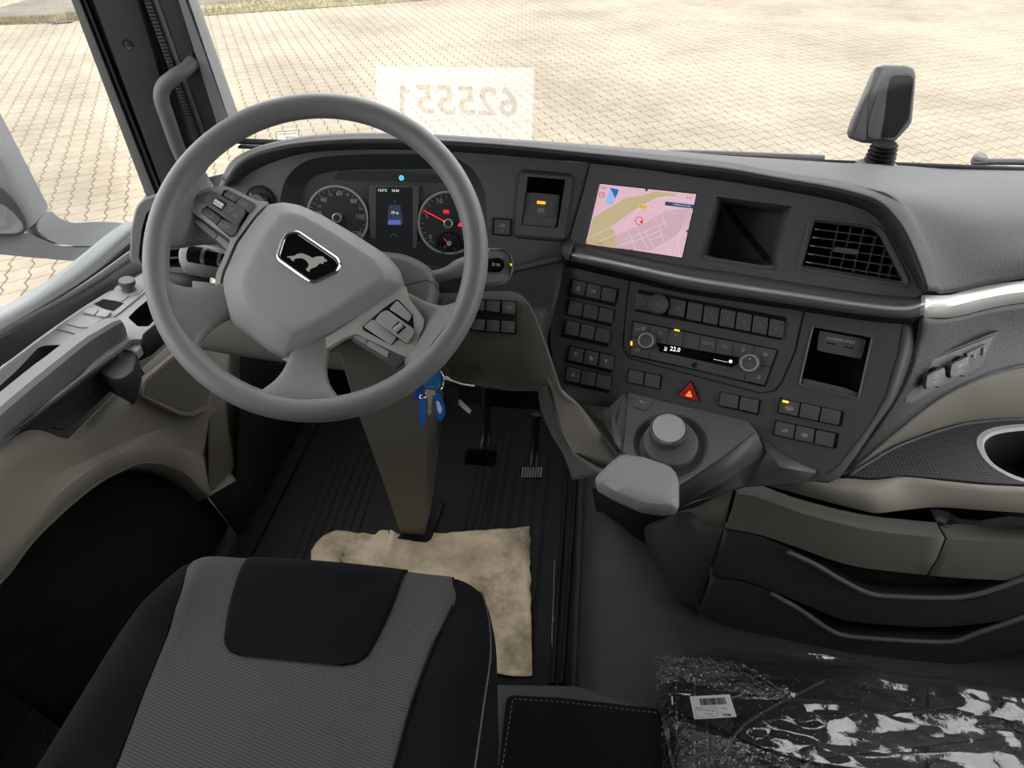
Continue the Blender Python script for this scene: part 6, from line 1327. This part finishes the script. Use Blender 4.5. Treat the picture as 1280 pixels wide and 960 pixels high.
# ================================================================ yard outside
GZ = -1.45
gr_ = empty('ground', (0, 8, GZ)); gr_['kind'] = 'structure'; gr_['label'] = 'sandy interlocking concrete paving of the yard'
bm = bmesh.new(); bm.faces.new([bm.verts.new(p) for p in [(-60, -10, GZ-.006), (60, -10, GZ-.006), (60, 90, GZ-.006), (-60, 90, GZ-.006)]]); link('joint_bed', finish(bm), 'joint', gr_)
ang = radians(27.4); A = Vector((-sin(ang), cos(ang), 0)); Bv = Vector((cos(ang), sin(ang), 0)); LA, LB = .205, .168
def stone_outline():
    g_ = .0035; am, bmn = .012, .016
    ha, hb = LA/2, LB/2; side = []
    # bottom edge (along B) with a Z step, right edge (along A) with a Z step; opposite edges are the same curve, so stones interlock
    e1 = [(-hb, -am), (-hb*.3, -am), (hb*.3, am), (hb, am)]; e2 = [(bmn, -ha), (bmn, -ha*.35), (-bmn, ha*.35), (-bmn, ha)]
    P = [(x, y-ha) for x, y in e1]+[(x+hb, y) for x, y in e2][1:-1]+[(x, y+ha) for x, y in reversed(e1)]+[(x-hb, y) for x, y in reversed(e2)][1:-1]
    return inset(P, g_)
SO = stone_outline(); SI = inset(SO, .006)
def stone_bm(bm, c, tilt=0):
    t = [bm.verts.new(c+Bv*x+A*y+Vector((0, 0, tilt))) for x, y in SI]; lo = [bm.verts.new(c+Bv*x+A*y+Vector((0, 0, -.006))) for x, y in SO]
    bm.faces.new(t); n = len(t)
    for i in range(n): bm.faces.new((t[i-1], t[i], lo[i], lo[i-1]))
def topx(p):
    v = p-EYE; d = v.dot(FW)
    return None if d < .1 else (640+FPX*v.dot(RT)/d, 480-FPX*v.dot(UP)/d)
cells = []
for i in range(-190, 190):
    for j in range(-10, 150):
        c = A*(j*LA)+Bv*(i*LB); c.z = GZ; 
        if c.y < .3 or c.y > 27 or (c.y < 2.2 and c.x > -1.2): continue
        q = topx(c)
        if q and -460 < q[0] < 1620 and -90 < q[1] < 760: cells.append((c, q))
def visible(q):
    x, y = q
    if x < 200: return y < 420-.7*x+10 and x < 88+.42*y+15
    return y < 215 and x > 225+.38*y
near = sorted([c for c in cells if visible(c[1])], key=lambda c: (c[0]-EYE).length)[:300]; ns_ = set(id(c) for c in near)
bm = bmesh.new(); z0 = Vector((0, 0, 0)); stone_bm(bm, z0); sme = finish(bm, 20)
sme.materials.append(M['stone'])
for k, (c, q) in enumerate(near):
    o = bpy.data.objects.new('paving_stone', sme); COL.objects.link(o); o.parent = gr_; o.location = c-WL[gr_]+Vector((0, 0, rnd.uniform(-.0012, .0012)))
V = []; Fa = []; n = len(SO)
for c in cells:
    if id(c) in ns_: continue
    b0 = len(V); dz = rnd.uniform(-.001, .001)
    V += [tuple(c[0]+Bv*x+A*y+Vector((0, 0, dz))) for x, y in SI]+[tuple(c[0]+Bv*x+A*y+Vector((0, 0, -.006))) for x, y in SO]
    Fa.append(tuple(range(b0, b0+n))); Fa += [(b0+(i-1) % n, b0+i, b0+n+i, b0+n+(i-1) % n) for i in range(n)]
me = bpy.data.meshes.new('mesh'); me.from_pydata(V, [], Fa); me.update(); bm = bmesh.new(); bm.from_mesh(me); bmesh.ops.recalc_face_normals(bm, faces=bm.faces); bm.to_mesh(me); bm.free()
fs = link('far_paving_stones', me, 'stone', gr_, loc=Vector((0, 8, GZ))); fs['kind'] = 'stuff'
# grass verge and the paving beyond
g1 = [PZ(-60, 32, GZ), PZ(0, 31, GZ), PZ(65, 29, GZ), PZ(100, 25, GZ), PZ(250, 20, GZ), PZ(400, 10, GZ), PZ(560, -2, GZ), PZ(900, -40, GZ)]
g2 = [PZ(-60, 26, GZ), PZ(0, 25, GZ), PZ(65, 23, GZ), PZ(100, 18, GZ), PZ(250, 8, GZ), PZ(400, -8, GZ), PZ(560, -25, GZ), PZ(900, -60, GZ)]
gv = empty('grass_verge', g1[3]); tag(gv, 'strip of dry yellow grass along the far edge of the yard', 'grass'); gv['kind'] = 'stuff'
lin('verge_soil', [[p+Vector((0, 0, .01)) for p in g1], [p+Vector((0, 0, .02)) for p in g2]], 'grass', gv)
bm = bmesh.new()
for k in range(9000):
    i = rnd.randrange(len(g1)-1); t, s_ = rnd.random(), rnd.random()
    p = g1[i].lerp(g1[i+1], t).lerp(g2[i].lerp(g2[i+1], t), s_*1.1-.05); h = rnd.uniform(.04, .10); a = rnd.random()*pi; d = Vector((cos(a), sin(a), 0))*.012
    bm.faces.new([bm.verts.new(q) for q in (p-d, p+d, p+Vector((rnd.uniform(-.04, .04), rnd.uniform(-.04, .04), h)))])
o = link('grass_blades', finish(bm, smooth=False), 'grass', gv); o['kind'] = 'stuff'
lin('far_yard', [[p+Vector((0, 0, .004)) for p in g2], [p+Vector((0, 60, 0)) for p in g2]], 'asphalt', gr_)
dg = thing('drain_grate', 'small striped metal drain grate set in the far paving edge', 'grate', PZ(78, 27, GZ))
q = [PZ(64, 31, GZ), PZ(91, 28.5, GZ)]; up_ = PZ(66, 24, GZ)-PZ(64, 31, GZ)
lin('grate_frame', [[p+Vector((0, 0, .022)) for p in q], [p+up_+Vector((0, 0, .022)) for p in q]], 'asphalt', dg)
for k in range(7):
    a = q[0].lerp(q[1], (k+.25)/7); b = q[0].lerp(q[1], (k+.75)/7); lin('grate_slot', [[a+Vector((0, 0, .03)), b+Vector((0, 0, .03))], [a+up_*.9+Vector((0, 0, .03)), b+up_*.9+Vector((0, 0, .03))]], 'doordark', dg)
